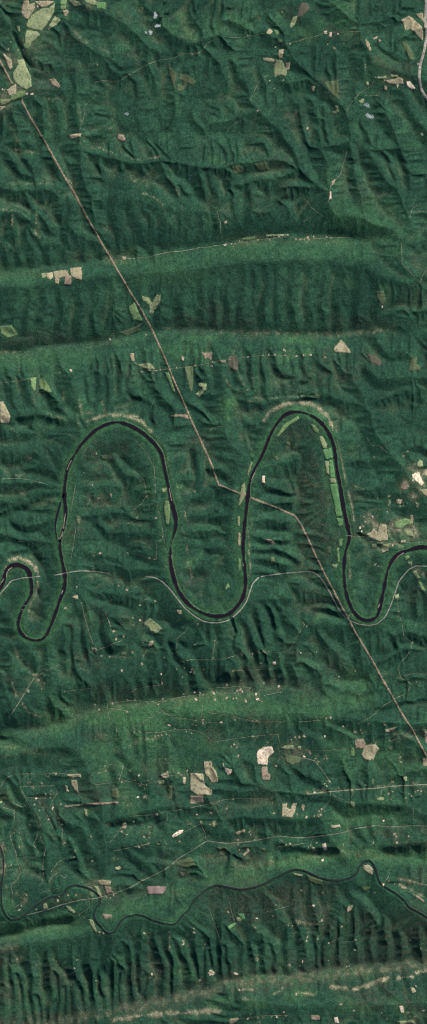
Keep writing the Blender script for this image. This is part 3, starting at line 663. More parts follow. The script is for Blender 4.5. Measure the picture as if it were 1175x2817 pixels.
# dots of bare ground round single houses: (group phrase, label, [sheet, x, y, x, y ...])
YARDS = [
 ('yards along the ridge road', 'small pale house yard strung along the upper ridge road', 'D', 240,467,285,460,320,452,345,450,372,447,300,466,428,462,450,463,470,463,487,455,492,466,515,450,578,452,600,455,110,487,150,472,130,484,80,490),
 ('yards along the midslope road', 'small pale yard on the midslope road under the second crest', 'F', 192,325,270,318,295,316,325,315,375,318,430,322,465,319,500,316,370,292,378,296,573,328,18,350,12,370),
 ('yards beside the crossing of road and power line', 'small pale yard beside the road where the power line crosses', 'E', 700,398,730,390,770,392,790,388,870,378,905,372,960,368,1045,370,350,392,295,404,100,440,545,240,598,97,722,218,558,212),
 ('yards on the hill lanes', 'small pale yard on a lane through the hill forest', 'B', 192,176,328,232,367,246,400,215,325,320,615,237,585,218,665,215,772,330,770,318,300,398,367,394,322,436,635,168,484,632,240,545,865,395,1030,315,360,60),
 ('yards in the corner valley', 'small pale farmyard among the corner valley fields', 'A', 52,207,41,240,115,245,115,320,92,350,95,405,132,460,158,462,20,440,12,438,32,455,225,45,235,75,185,30,480,320),
 ('yards on the river farm lanes', 'small pale yard on the lanes round the river farms', 'H', 812,103,978,75,960,97,990,155,1005,215,830,305,763,395,770,420,805,395,790,405,745,450,752,468,885,295,1003,290,1022,345,878,372,930,330,1005,300,868,432,880,545,905,537,1070,512,1055,185,820,630,835,640,860,565,935,315),
 ('yards inside the first wide bend', 'small pale house yard in the woods of the first wide bend', 'G', 493,577,465,590,630,575,485,305,768,403,678,398,722,295,705,210,960,270,412,180,455,240,735,600,815,640,475,85,386,410,735,345),
 ('yards on the slope above the third ridge', 'small pale yard on the wooded slope above the third ridge', 'I', 322,130,378,25,585,20,573,282,500,365,540,370,600,438,655,350,700,405,705,300,690,115,810,375,850,353,795,455,797,490,800,500,870,430,900,470,910,425,945,432,1005,432,920,455,940,445,1045,380,1058,290,915,388,960,310,975,208,625,40,765,95,655,540,190,485,220,500,205,528,318,541,610,270,655,178,690,190,715,208,660,215,550,90,560,245,540,200),
 ('yards on the crest of the third ridge', 'small pale yard beside the road along the third ridge', 'I', 628,580,555,597,665,580,755,587,803,576,905,552,960,545,985,545,1000,556,1045,538,1050,545,985,560,965,580,1060,578,490,630,628,640,780,603,470,605,1000,680,1000,695,967,709,833,706),
 ('yards among the lanes below the third ridge', 'small bright yard among the looping lanes of the third ridge', 'J', 15,540,25,550,85,500,88,508,155,530,165,540,140,535,200,522,185,430,155,485,88,573,30,580,120,575,135,572,178,580,182,590,232,552,240,578,250,585,270,497,345,515,350,545,640,468,600,670,578,673,60,693,355,690,285,690,235,685,130,680,215,685,865,705,785,698,660,712,1022,494,1000,300,935,148,690,167,720,437,120,440,125,436,268,345,275,350,215,355,158,350,160,360,530,345,500,352,452,350,470,212,255,400,20,375),
 ('yards in the wooded subdivision', 'small pale yard among the winding lanes of the wooded subdivision', 'K', 150,272,165,300,205,275,210,290,180,350,225,330,250,330,250,345,235,243,5,370,70,410,70,520,95,522,200,545,195,410,300,380,305,480,260,400,290,450,170,382,150,480,55,680,450,540,372,608,365,640,265,225,275,228,365,212,490,225,518,190,520,215,606,192,640,215,685,237,730,263,695,275,722,285,455,660,95,592,320,570,240,455),
 ('yards in the plateau farms', 'small pale yard among the plateau farms', 'K', 815,155,880,225,923,215,925,230,890,235,660,465,700,480,740,520,735,490,710,540,720,350,710,345,680,345,665,262,630,385,820,575,885,562,780,575,685,590,730,575,925,478,940,478,970,430,990,465,1040,425,1045,485,1050,470,600,515,625,530,585,690,580,650,765,45,780,42,797,38,820,36,835,40,945,30,918,22,862,8,735,545,690,287,590,255,600,270,620,265,560,290),
 ('yards along the plateau roads', 'small pale yard along the plateau roads', 'L', 125,85,138,100,110,95,145,80,145,140,290,75,330,190,405,62,425,50,445,50,470,45,215,45,225,45,495,120,500,130,525,155,540,170,567,155,580,155,400,160,470,145,570,45,640,300,490,328,520,322,560,320,580,290,570,280,595,268,705,310,770,285,830,300,865,290,910,290,905,268,1005,275,1030,312,1045,315,885,328,905,318,895,355,998,340,970,350,720,25,745,15,890,68,940,150,945,172,800,80,820,78,755,30,125,85),
 ('yards beside the southern main road', 'small pale yard beside the southern main road', 'L', 120,355,50,365,312,372,88,403,10,420,20,465,28,470,5,480,320,425,545,415,550,432,555,405,435,430,480,445,520,438,540,440,145,555,200,515,205,530,150,525,225,555,335,592,380,580,400,575,145,580,530,570,490,590,500,580,560,655,663,580,600,562,860,460,915,525,925,540,925,570,985,540,810,570,985,330,150,605,190,600,920,530),
 ('yards along the valley road by the creek', 'small pale yard along the valley road by the winding creek', 'M', 85,425,93,430,48,450,52,460,180,458,280,436,355,553,712,298,748,498,900,335,898,355,905,350,835,320,835,368,390,208,405,48,510,300,490,295,180,182,95,185,120,145,130,110,285,140,290,120,335,112,375,112,650,70,555,95,560,110,700,38,545,125,380,430,367,470,105,165,984,527,475,530,955,275,955,295,1010,352,780,480),
 ('yards at the foot of the great ridge', 'small bright yard in the dark woods behind the great ridge', 'N', 560,100,515,162,455,88,330,160,290,190,315,215,95,195,228,270,235,225,520,242,555,235,410,262,390,258,440,250,428,290,450,330,485,315,480,335,535,325,590,345,635,325,720,330,678,460,690,458,400,455,395,450,588,430,460,436,238,430,240,420,990,332,1042,372,655,265,818,100,915,55,860,60,885,45,720,380,430,600,650,650,715,680,875,720,1015,710,1020,560,980,690,1060,680,850,690,150,575,200,572,190,718,240,715,265,710,310,710,380,705,335,712,370,688,985,690),
]
# ---------------------------------------------------------------------------
# Lines on the land: (sheet, polylines)
# ---------------------------------------------------------------------------
HIGHWAY = S('B', 1067, -60, 1068, 40, 1064, 110, 1073, 170, 1060, 250, 1040, 320, 1035, 380, 1045, 440, 1080, 500, 1140, 560)
CUTS = [S('A', -40, 215, 5, 310, 60, 412),
        S('A', 105, 490, 150, 580, 180, 630, 218, 693) + S('C', 232, 0, 310, 140, 380, 260, 420, 340, 500, 480, 560, 580, 600, 650) +
        S('E', 637, 0, 700, 100, 760, 215, 820, 350, 860, 450, 900, 540, 930, 610) + S('G', 978, 0, 1020, 90, 1050, 160) +
        S('H', 20, 170, 48, 238, 100, 262, 184, 294),
        S('H', 204, 302, 250, 320, 330, 352, 420, 390, 450, 430, 490, 510, 530, 600, 580, 700) + S('J', 620, 56, 650, 118, 686, 184),
        S('J', 694, 198, 720, 250, 770, 330, 810, 400, 860, 490, 900, 560, 950, 650) + S('L', 1000, 10, 1030, 66, 1074, 150, 1150, 290)]
RAILS = [S('I', -50, 115, 0, 62, 40, 15) + S('G', 55, 712, 80, 705, 110, 698, 150, 695), S('G', 162, 693, 198, 690),
         S('G', 268, 684, 314, 677), S('G', 324, 674, 350, 668, 400, 662, 480, 666, 540, 675),
         S('G', 715, 690, 760, 695) + S('I', 800, 0, 840, 40, 870, 80, 910, 130, 950, 165, 1000, 195, 1040, 203) +
         S('J', 0, 202, 50, 203, 95, 192, 130, 165, 160, 135, 185, 100, 200, 55, 215, 10) + S('H', 245, 695),
         S('H', 255, 692, 270, 688, 330, 680, 400, 672, 450, 668, 490, 665, 520, 672, 545, 690) +
         S('J', 565, 0, 600, 60, 630, 120, 660, 165, 690, 190, 740, 210, 790, 216, 830, 208, 870, 172, 895, 120, 915, 60) +
         S('H', 935, 716, 955, 690, 985, 655, 1020, 638, 1074, 640, 1150, 650)]
MAIN_ROADS = [S('M', 475, 128, 500, 120, 560, 105, 650, 70, 700, 40) + S('K', 785, 716, 830, 690, 880, 645, 950, 605, 1000, 572, 1020, 560) +
    S('L', 0, 560, 50, 568, 90, 572, 200, 563, 280, 548, 340, 535, 440, 545, 520, 540, 600, 530, 660, 520, 720, 500, 820, 485, 900, 492, 1000, 485, 1074, 488, 1150, 490),
    S('L', 480, 330, 560, 322, 705, 308, 830, 300, 910, 290, 1074, 282, 1150, 276), S('M', 130, 210, 230, 185, 300, 160, 400, 135, 475, 128)]
LANES = []
def lane(k, *ls):
    for l in ls: LANES.append(S(k, *l))
lane('A', (465,407,500,398,590,400,620,380,670,350,720,320,780,300,850,290,900,268,980,262,1000,245,1030,205,1048,198), (390,645,412,590,420,520,440,505,475,468))
lane('B', (100,185,190,178,270,165), (380,215,450,200,520,180,570,158,680,158,740,155), (205,495,210,480,240,420,265,380,300,370), (685,560,685,530,710,500,740,460,800,425,815,390), (90,650,110,620,160,590), (770,470,835,470))
lane('C', (600,560,720,553,830,528,890,522,1000,503,1040,502))
lane('D', (0,500,140,480,230,467,290,455,390,447,450,463,600,455,700,456), (470,375,500,350), (588,285,600,200,645,150,660,100,680,30), (990,355,1000,310,1025,295), (1005,325,1070,325),
  (1030,670,1000,630,950,580,948,480), (1000,690,1035,680,1055,640,1074,600), (85,295,70,315,40,325,55,380,55,430,40,470), (560,350,500,300,470,260))
lane('E', (640,205,700,160), (480,372,580,368), (690,398,770,390,860,380,960,368,1060,352), (772,400,758,440,760,475), (770,520,745,570), (1035,685,1074,665), (0,455,100,440,180,425))
lane('F', (0,352,150,330,270,318,330,315,430,322,500,316), (0,685,40,670,80,670))
lane('H', (780,10,800,45,840,50,890,90), (697,492,770,495,800,520,850,522,950,525,1074,520), (520,420,575,440), (890,375,885,310), (960,345,940,270,990,215), (1000,440,1010,400))
lane('G', (-20,210,70,208,150,215,220,232), (90,517,165,522), (372,240,350,370), (375,450,350,600), (660,360,700,330,720,290,710,215,680,190,655,160), (540,200,580,170), (420,365,430,350,445,290,470,290),
  (625,430,670,415,675,400,640,370), (770,515,800,510,800,490), (430,50,400,110), (720,290,765,300,800,440,815,560), (680,580,730,600,770,605,770,520), (660,10,720,80,760,160,765,290))
lane('I', (185,460,340,385,450,345,600,290), (700,195,705,160,720,140), (685,105,750,70), (870,330,875,280,910,250,925,230), (890,395,950,385,1060,385), (1045,380,1058,290), (550,240,535,195), (705,370,750,300),
  (795,500,800,470), (320,540,450,525), (660,530,800,505), (545,520,548,498), (550,597,650,583,760,590,900,560,1000,552,1050,540), (530,600,535,660,550,700,560,716), (680,716,720,680,800,640,890,610,895,590),
  (530,620,625,635), (770,590,800,640,850,665,980,685,1074,695), (980,580,1000,610,990,670,1000,716), (400,100,430,220,460,310), (520,150,550,240), (540,370,690,370), (220,460,200,500))
lane('J', (0,385,75,378,100,370,160,350,385,345), (385,345,410,320,430,275,470,212), (15,380,30,290), (310,400,350,365), (110,455,130,435),
  (930,80,932,150,950,200,960,270,995,295,1000,330,970,370,935,400,932,430,945,475,980,490,995,510,970,550,920,575,860,610,800,665,735,700), (950,465,1000,455,1074,455),
  (0,525,150,515,200,520), (0,645,130,665,220,688,360,690), (240,500,330,480), (270,560,340,545,352,510), (110,440,240,430,320,430), (440,690,580,680), (330,712,360,690))
lane('K', (575,0,575,60,540,80), (650,45,670,10), (655,0,700,30,760,28,860,15,940,10,1000,30,1060,80), (0,300,30,250,80,230,140,232,280,225,330,232), (95,275,140,235), (100,292,270,292,285,325,255,370,260,400),
  (130,348,265,348), (100,295,135,370,180,450,190,480,185,540,165,580,190,610,185,630,155,645), (0,390,70,410,68,490,70,520,45,540,75,600,85,660,105,716), (190,360,240,450,270,510), (260,400,290,460,310,500,305,560,320,590),
  (200,545,225,600,215,650,210,716), (110,395,135,380), (470,285,540,275,620,262,700,285,780,268,800,240,890,240), (490,225,520,215,540,185,610,190,590,260), (710,290,720,350),
  (640,440,760,430,840,415,940,395,1000,385,1074,370), (780,475,825,460,825,420), (750,480,730,550), (870,410,865,450), (540,570,580,520,600,490), (560,610,640,595,730,575,740,565), (1000,470,900,520), (990,480,1010,520,1015,555),
  (250,716,280,670,320,645), (0,330,60,370,110,395))
lane('L', (0,372,120,355,300,350), (450,112,560,112,700,105), (520,165,550,200,590,260), (600,320,595,360,550,420,530,440), (610,335,690,372), (350,150,330,190), (700,350,715,310), (845,345,850,310,870,300), (900,310,895,345),
  (890,70,970,40,1000,5), (0,75,120,60,215,45,340,35), (340,35,350,80), (1074,10,1000,15), (810,570,808,540,820,520), (920,530,915,560,930,575), (330,590,480,570), (520,540,500,575), (1005,400,1010,460), (1040,400,1040,470), (400,160,350,140,340,90), (450,150,520,165))
lane('M', (200,100,250,88,300,75), (385,210,440,175,440,140), (70,175,100,155,140,130,120,100), (60,170,65,120,60,60,80,40,105,0), (240,50,260,15,290,0), (295,10,320,30,330,15), (190,70,210,50,215,0), (835,310,835,370))
lane('N', (415,130,410,160,300,190), (340,270,380,255), (415,300,430,290), (475,340,490,305), (530,330,540,310), (590,345,640,320), (650,340,720,335), (230,430,240,400), (140,720,300,705,390,702), (855,60,880,30,890,0), (100,140,130,250), (0,170,40,290,60,340), (560,235,530,245), (150,572,215,572))
TRACKS_WIDE = [S('I', 170, 470, 110, 570, 55, 655)]

# cover painted on the land by what grows there and how some slopes are lit: (channel, half-width, strength, line)
# 0 dry shale / thin tan grass, 1 fresh light green with sunlight painted on ridge slopes, 2 brown or bare-branched woods
COVER = []
def cov(ch, w, st, k, *ls):
    for l in ls: COVER.append((ch, w, st, S(k, *l)))
cov(0, 8, .9, 'F', (270,640,300,595,380,556,450,548,500,555,550,585,590,625,612,690))
cov(0, 4, .8, 'H', (632,20,650,100,672,210), (685,270,705,340,715,420), (660,150,680,240), (195,560,205,640,200,700), (690,560,695,700), (715,245,760,262), (190,450,200,540))
cov(0, 7, .8, 'E', (430,645,500,618,570,603,640,620,700,645,740,690), (560,610,680,620))
cov(0, 4, .7, 'E', (0,302,130,302), (380,610,460,600), (230,600,340,640), (380,625,390,670), (310,500,330,600), (390,540,400,600), (500,540,520,600), (595,210,700,190), (760,180,760,220), (800,185,850,185), (160,480,170,560), (0,640,90,700))
cov(0, 4, .7, 'G', (770,20,800,70), (825,110,845,190), (870,240,885,300), (905,360,920,420), (905,470,915,500), (920,540,925,580), (925,620,950,700), (265,300,255,330), (60,90,150,110), (60,180,110,200), (80,255,120,290), (30,500,50,515))
cov(0, 8, 1.0, 'G', (40,612,100,598,150,625,185,665)); cov(0, 5, .8, 'G', (185,665,190,700), (30,640,25,660))
cov(0, 5, .8, 'I', (185,0,180,60,150,110,140,150), (75,330,85,370), (60,500,80,560), (110,600,140,640,200,665))
cov(0, 4, .75, 'C', (410,8,500,15,570,42), (640,66,700,70,800,50), (0,180,60,190,150,188,240,185), (0,315,80,320,130,348), (620,152,680,188), (710,235,790,275,815,340), (60,340,60,400), (170,420,200,460), (0,470,40,520), (60,20,200,40), (90,350,100,380), (330,150,380,260), (830,150,880,240,900,320), (180,330,175,430))
cov(0, 5, .6, 'A', (235,395,295,430), (355,140,400,195,440,215), (490,235,560,268), (420,635,470,635), (530,630,570,632), (80,690,110,690), (160,290,190,350), (600,670,615,680), (220,490,330,480), (640,90,620,100,580,60), (180,270,190,350), (440,640,400,700), (900,180,960,200), (880,270,980,265), (580,260,680,280), (390,520,400,600), (780,60,800,100), (20,560,90,700))
cov(0, 3.5, .7, 'F', (60,195,200,207,300,205,420,212,600,212,750,208,880,192), (140,400,190,490), (60,400,110,480,160,495), (210,400,225,490), (190,545,300,530,400,520,540,520), (380,505,470,500,550,510), (120,560,160,640), (0,240,10,300), (450,480,480,485), (640,560,720,640), (620,600,630,700))
cov(0, 7, .55, 'M', (380,590,440,680), (190,600,250,650), (70,640,110,690), (330,540,360,570), (400,690,500,675), (520,560,540,640), (0,380,90,370), (0,520,40,560), (150,690,350,715), (30,60,30,130))
cov(0, 9, 1.0, 'N', (600,560,670,570), (715,575,780,555), (790,550,880,515), (930,520,1000,510), (1020,490,1074,480)); cov(0, 6, .8, 'N', (320,600,360,570), (165,620,190,625), (0,690,60,680), (440,590,520,600), (145,574,215,574), (430,240,530,255), (930,30,1074,60), (940,60,1050,110))
cov(0, 11, .9, 'M', (560,720,700,700,800,695), (820,690,900,690,1000,680,1074,680))
cov(0, 6, .5, 'K', (0,150,130,125,260,145), (10,100,60,110), (430,45,530,40), (190,430,200,560), (90,460,110,640), (0,560,20,640,20,716), (230,480,270,560), (480,20,520,60), (530,480,560,480), (120,640,180,700), (560,110,600,130))
cov(0, 7, .65, 'K', (640,85,700,60,800,45)); cov(0, 5, .5, 'L', (620,640,700,630,830,640), (720,620,850,650), (290,480,330,475), (0,40,10,100))
cov(0, 5, .5, 'H', (330,190,260,265,300,270), (270,510,330,530), (100,220,130,200), (430,200,520,240), (200,380,220,470), (740,600,850,640), (520,370,560,400), (590,290,600,330), (850,60,870,40), (690,100,740,100))
cov(0, 5, .5, 'J', (590,490,680,480), (640,530,760,560), (850,490,920,490), (830,280,850,350), (240,110,230,120), (500,90,540,110), (0,90,40,100), (340,390,345,400), (860,450,950,470))
cov(0, 4, .6, 'B', (960,205,1010,280), (840,300,820,280), (700,100,750,200), (0,90,60,100), (440,540,390,620), (460,540,440,600), (270,600,290,650), (560,480,640,480), (230,70,250,90))
cov(1, 14, .9, 'F', (85,610,95,560,150,520)); cov(1, 10, .8, 'F', (370,245,440,240,520,258), (410,300,500,300), (350,325,400,330), (1000,330,1030,380))
cov(1, 20, .7, 'M', (560,215,640,180,760,150,860,110,940,70), (900,190,850,225), (0,300,100,275,200,262,380,250))  # ridge flanks facing the sun, their lit tone painted in
cov(1, 22, .7, 'N', (0,30,120,20,260,10)); cov(1, 20, .8, 'L', (240,690,400,668,600,635,740,615), (740,625,900,640,1074,630), (700,650,720,700))
cov(1, 24, .75, 'J', (0,600,200,620,400,640), (600,590,780,575), (440,600,560,640), (700,480,780,500)); cov(1, 26, .8, 'I', (430,680,600,640,800,620,1000,610,1074,600), (560,690,800,690), (880,650,1060,660), (250,690,330,640))  # sunlit green below the third ridge, brightness painted as cover
cov(1, 22, .6, 'K', (560,40,700,80,900,80,1060,90), (440,120,560,100), (0,60,90,90), (500,200,700,190,900,180), (600,330,640,420), (40,330,70,380))
cov(1, 30, .55, 'L', (640,40,700,200), (860,160,1074,200), (900,440,640,460,960,430)); cov(1, 10, .7, 'I', (300,180,340,120), (430,160,460,200))
cov(1, 12, .8, 'N', (400,610,480,600), (200,640,260,660), (20,640,100,640), (420,560,500,590), (650,640,800,680), (900,640,1000,700))  # sunny side of the bottom ridge painted brighter green
cov(1, 12, .6, 'M', (860,490,940,500), (250,560,230,620), (0,120,60,180), (560,440,600,430)); cov(1, 16, .45, 'N', (60,520,300,500), (600,500,800,490))
cov(1, 8, .7, 'E', (640,240,590,270,560,240), (900,230,1050,240), (940,250,1060,230), (60,180,80,210), (170,420,240,420), (60,320,160,340,300,330)); cov(1, 22, .5, 'E', (150,350,420,330), (800,300,1000,300), (0,350,100,380))
cov(1, 22, .4, 'C', (0,640,200,650), (600,580,900,560), (700,640,1000,620)); cov(1, 22, .4, 'D', (0,540,300,510,700,500,940,520), (620,300,900,300), (600,380,900,390))
cov(1, 12, .6, 'A', (150,240,110,250), (130,160,200,190), (600,30,560,60), (790,110,960,180), (300,70,340,80), (880,70,940,120)); cov(1, 16, .5, 'B', (100,80,200,130), (0,120,60,140), (640,100,740,180), (830,310,860,330), (330,120,340,80), (600,20,700,40), (440,160,560,140))
cov(1, 8, .6, 'D', (600,300,640,350,800,370,900,400,950,440), (595,100,600,190), (850,690,900,716), (680,680,720,690), (560,150,640,200), (960,440,1000,460), (0,70,80,90))
cov(1, 7, .75, 'G', (735,250,770,330,800,450,810,600,830,700), (280,440,270,510,290,600), (350,120,340,300,350,420,330,600), (700,30,750,110,780,200), (860,470,850,560,870,690), (885,240,870,280,890,330), (1000,580,900,660), (300,290,260,400))
cov(1, 7, .7, 'H', (145,250,130,320,130,420,140,600,135,700), (215,110,240,40,280,10), (205,130,170,230), (610,460,625,560,640,690), (690,330,705,420), (620,700,650,716), (700,60,680,20), (900,650,960,590), (550,30,540,0), (560,150,580,260,600,380))
cov(1, 7, .7, 'J', (10,120,90,110,150,60,165,0), (700,20,730,110,790,170,820,150,840,60), (870,120,900,60,920,0), (900,40,880,100), (540,170,520,200), (20,20,60,60)); cov(1, 7, .7, 'I', (110,190,130,250,190,270,220,220,260,150), (300,130,330,60,335,0), (860,60,920,160,1000,200), (900,20,980,110,1060,130), (250,300,300,200))
cov(1, 6, .6, 'F', (330,660,370,620,440,605,520,640,560,690), (310,640,370,600)); cov(1, 6, .6, 'E', (470,700,540,665,620,665,700,716), (440,670,520,640))
cov(2, 22, .7, 'H', (460,290,470,360,480,430), (470,520,480,600,470,640), (520,460,540,520), (470,220,500,260), (500,100,540,220,560,350), (560,480,580,600), (470,640,500,690)); cov(2, 16, .55, 'H', (690,420,720,480,780,490), (640,460,590,480), (740,310,700,280))
cov(2, 22, .7, 'M', (0,400,80,400), (0,470,20,470), (250,500,300,520), (0,560,40,620), (720,490,760,490)); cov(2, 14, .6, 'M', (570,160,580,150), (850,100,880,120), (660,470,700,540))
cov(2, 18, .5, 'E', (130,230,300,240), (60,250,140,260), (200,215,290,230), (870,160,1000,155), (0,290,40,260), (640,380,630,440), (1060,160,900,150)); cov(2, 16, .5, 'A', (230,230,330,320), (200,420,180,460), (160,440,240,430), (330,330,440,330), (560,60,640,110), (400,170,300,200), (220,360,200,300))
cov(2, 14, .6, 'B', (560,400,640,400,640,460,590,440), (820,270,860,320,950,340), (930,330,1000,340), (380,50,420,100), (990,380,940,360), (380,560,430,620), (600,160,740,200))
cov(2, 18, .5, 'D', (0,290,80,330), (740,200,760,280), (290,270,400,200), (1000,560,1074,640), (240,90,380,80), (150,240,240,300)); cov(2, 16, .6, 'G', (1050,10,940,50), (410,300,500,320), (400,440,350,500), (500,200,450,60), (560,100,620,60), (1000,700,900,716), (480,30,560,80))
cov(2, 20, .5, 'F', (400,700,540,700), (580,330,640,330), (340,440,400,480), (760,320,800,330), (980,30,1060,60), (490,440,700,400), (0,70,60,150,200,160), (600,160,900,170), (360,690,380,716))
cov(2, 18, .5, 'I', (440,130,500,170), (620,180,680,200), (480,540,700,560), (350,210,420,200), (560,570,640,560), (740,540,900,540), (380,380,480,400), (0,430,40,480)); cov(2, 22, .5, 'J', (200,660,300,700), (480,40,560,120), (280,500,380,500), (980,60,1040,60), (560,380,700,460), (420,500,520,560), (140,490,260,470), (400,340,460,360))
cov(2, 18, .6, 'K', (540,300,590,360), (400,280,460,340), (820,280,860,380), (0,330,50,350), (730,200,820,200), (180,360,280,440), (1040,30,1074,50), (800,640,900,700), (460,20,520,50)); cov(2, 18, .5, 'L', (180,600,230,680), (20,640,60,630), (990,570,1060,600), (420,90,420,130), (840,500,960,560), (40,380,60,420), (980,150,1020,160), (230,330,320,350))
cov(2, 30, .7, 'N', (80,180,300,160,420,130,600,260), (540,60,620,110), (880,350,1040,300), (900,250,1040,240), (0,120,200,100,380,120), (430,190,560,220), (60,540,240,540,380,510,560,470,760,440,960,430,1074,425), (1000,30,1074,30), (960,620,1060,700), (700,640,860,600), (760,250,860,320)); cov(2, 20, .7, 'M', (600,690,760,650,900,600,1074,560), (100,730,300,725,440,700), (470,60,560,130))
cov(2, 10, .5, 'C', (340,540,430,550), (1020,290,1074,310), (560,560,610,545))

cov(0, 15, .56, 'M', (0,745,250,735,450,712,560,690,700,650,900,610,1074,580)); cov(0, 14, .56, 'N', (60,545,200,530,400,515,650,500,900,470,1074,450))
cov(0, 9, .58, 'F', (0,196,200,208,450,214,650,213,880,196)); cov(0, 9, .5, 'K', (0,90,200,120)); cov(0, 8, .5, 'I', (440,640,700,600,1000,570)); cov(0, 10, .5, 'L', (120,686,400,655,640,620,1000,620))
import bpy
from mathutils import Vector, geometry

rnd = random.Random(11)
scene = bpy.context.scene
col = scene.collection
VS = 1.15                                   # height of one survey step, in cells

def tag(o, label=None, cat=None, group=None, kind=None):
    if label: o['label'] = label
    if cat: o['category'] = cat
    if group: o['group'] = group
    if kind: o['kind'] = kind
    return o

# ------------------------------------------------------------------ heights
H, H0G, ROOT = make_terrain()
NY, NX = H.shape
H = H * VS
H = np.where(H > 30 * VS, 30 * VS + (H - 30 * VS) * .75, H)
nrng = np.random.default_rng(3)

def disc_mask(line, hw0, step=1.0, vary=0.0):
    """1 inside a band of half-width hw round a line, soft over one cell."""
    m = np.zeros((NY, NX))
    p = resample(line, step)
    R = int(hw0 / G) + 3
    s_ = 0.0
    for x, y in p:
        s_ = s_ * .93 + rnd.gauss(0, .37); hw = hw0 * (1 + vary * s_)
        cx, cy = (x - X0) / G, (y - Y0) / G
        ix, iy = int(cx), int(cy)
        a, b, c, d = max(0, iy - R), min(NY, iy + R + 2), max(0, ix - R), min(NX, ix + R + 2)
        if a >= b or c >= d: continue
        yy, xx = np.mgrid[a:b, c:d]
        dd = np.hypot(yy - cy, xx - cx) * G
        m[a:b, c:d] = np.maximum(m[a:b, c:d], np.clip((hw + G * .5 - dd) / G, 0, 1))
    return m

def glow(line, hw, even=False):
    m = np.zeros((NY, NX))
    p = resample(line, 2.5)
    R = int(hw * 2.6 / G) + 1; wv_ = 0.0
    for x, y in p:
        q_ = .12 if even else .35; x += rnd.gauss(0, hw * q_); y += rnd.gauss(0, hw * q_); amp_ = rnd.uniform(.85, 1.) if even else rnd.uniform(.45, 1.1)
        wv_ = wv_ * .8 + rnd.gauss(0, .22); wd_ = hw * min(1.5, max(.35, 1 + wv_)); cx, cy = (x - X0) / G, (y - Y0) / G
        ix, iy = int(cx), int(cy)
        a, b, c, d = max(0, iy - R), min(NY, iy + R + 2), max(0, ix - R), min(NX, ix + R + 2)
        if a >= b or c >= d: continue
        yy, xx = np.mgrid[a:b, c:d]
        dd = np.hypot(yy - cy, xx - cx) * G / wd_
        m[a:b, c:d] = np.maximum(m[a:b, c:d], np.exp(-dd * dd * 1.4) * amp_)
    return m

def ragged(poly, amp, step=2.2):
    """Tree-edge outline: a closed outline resampled and jittered."""
    pts = list(poly) + [poly[0]]
    p = resample(pts, step)[:-1]
    n = len(p)
    j = np.array([[rnd.gauss(0, amp), rnd.gauss(0, amp)] for _ in range(n)])
    j = (j + np.roll(j, 1, 0)) * .6
    return p + j

def in_poly(xs, ys, poly):
    inside = np.zeros(xs.shape, bool)
    n = len(poly); j = n - 1
    for i in range(n):
        xi, yi = poly[i]; xj, yj = poly[j]
        c = ((yi > ys) != (yj > ys)) & (xs < (xj - xi) * (ys - yi) / (yj - yi + 1e-12) + xi)
        inside ^= c; j = i
    return inside

river = smooth_line(RIVER, 3, 6); side = smooth_line(SIDE_CHANNEL, 2, 3)
creek_l = smooth_line(CREEK_LEFT, 2, 3); creek_m = smooth_line(CREEK_MAIN, 2, 3)
water_mask = np.maximum(disc_mask(river, 3.6, 1.5, .28), disc_mask(side, .7))
creek_mask = np.maximum(disc_mask(creek_l, 2.7), disc_mask(creek_m, 2.7))
near_river = np.clip(soft(disc_mask(river, 12), 3) * 1.1, 0, 1)

FIELD_POLYS = []
open_mask = np.zeros((NY, NX))
for colr, nm, cat, label, k, p in OPEN:
    poly = ragged(S(k, *p), .5, 2.0)
    FIELD_POLYS.append(poly)
    lo, hi = poly.min(0), poly.max(0)
    a, b = max(0, int((lo[1] - Y0) / G)), min(NY, int((hi[1] - Y0) / G) + 2)
    c, d = max(0, int((lo[0] - X0) / G)), min(NX, int((hi[0] - X0) / G) + 2)
    if a >= b or c >= d: continue
    yy, xx = np.mgrid[a:b, c:d]
    if (hi - lo).min() > 7:
        open_mask[a:b, c:d] = np.maximum(open_mask[a:b, c:d], in_poly(xx * G + X0, yy * G + Y0, poly))
for cut in CUTS:
    open_mask = np.maximum(open_mask, disc_mask(cut, 2.0))
open_mask = np.maximum(open_mask, disc_mask(HIGHWAY, 3.5))

canopy = 1.9 + nrng.standard_normal((NY, NX)) * .22 + noise((NY, NX), 3, nrng) * .25
# woods stand on the land; they stop at fields, cuts and banks
ZT = H + canopy * (1 - open_mask) * (1 - water_mask) * (1 - creek_mask)
ZT = np.where(water_mask > 0, ZT * (1 - water_mask) - 1.6 * water_mask, ZT)
ZT = ZT * (1 - creek_mask) + creek_mask * (2.0 * VS - 1.2)
river_z, creek_z = .35, 2.0 * VS - .45

# smooth surface for draping
ZF = H + 1.9 * (1 - open_mask) * (1 - water_mask) * (1 - creek_mask)

def hz(x, y, Z=None):
    Z = ZT if Z is None else Z
    cx = min(max((x - X0) / G, 0), NX - 1.001); cy = min(max((y - Y0) / G, 0), NY - 1.001)
    ix, iy = int(cx), int(cy); fx, fy = cx - ix, cy - iy
    return (Z[iy, ix] * (1 - fx) * (1 - fy) + Z[iy, ix + 1] * fx * (1 - fy) + Z[iy + 1, ix] * (1 - fx) * fy + Z[iy + 1, ix + 1] * fx * fy)

# ------------------------------------------------------------------ cover
cover = np.zeros((NY, NX, 3))
for ch, w, st, line in COVER:
    cover[..., ch] = np.maximum(cover[..., ch], glow(line, w, st >= .8 and ch == 0) * min(1, st * 1.12))
halo = np.clip(soft(open_mask, 2) * 1.2, 0, 1)
cover[..., 0] = np.maximum(cover[..., 0], halo * .5)
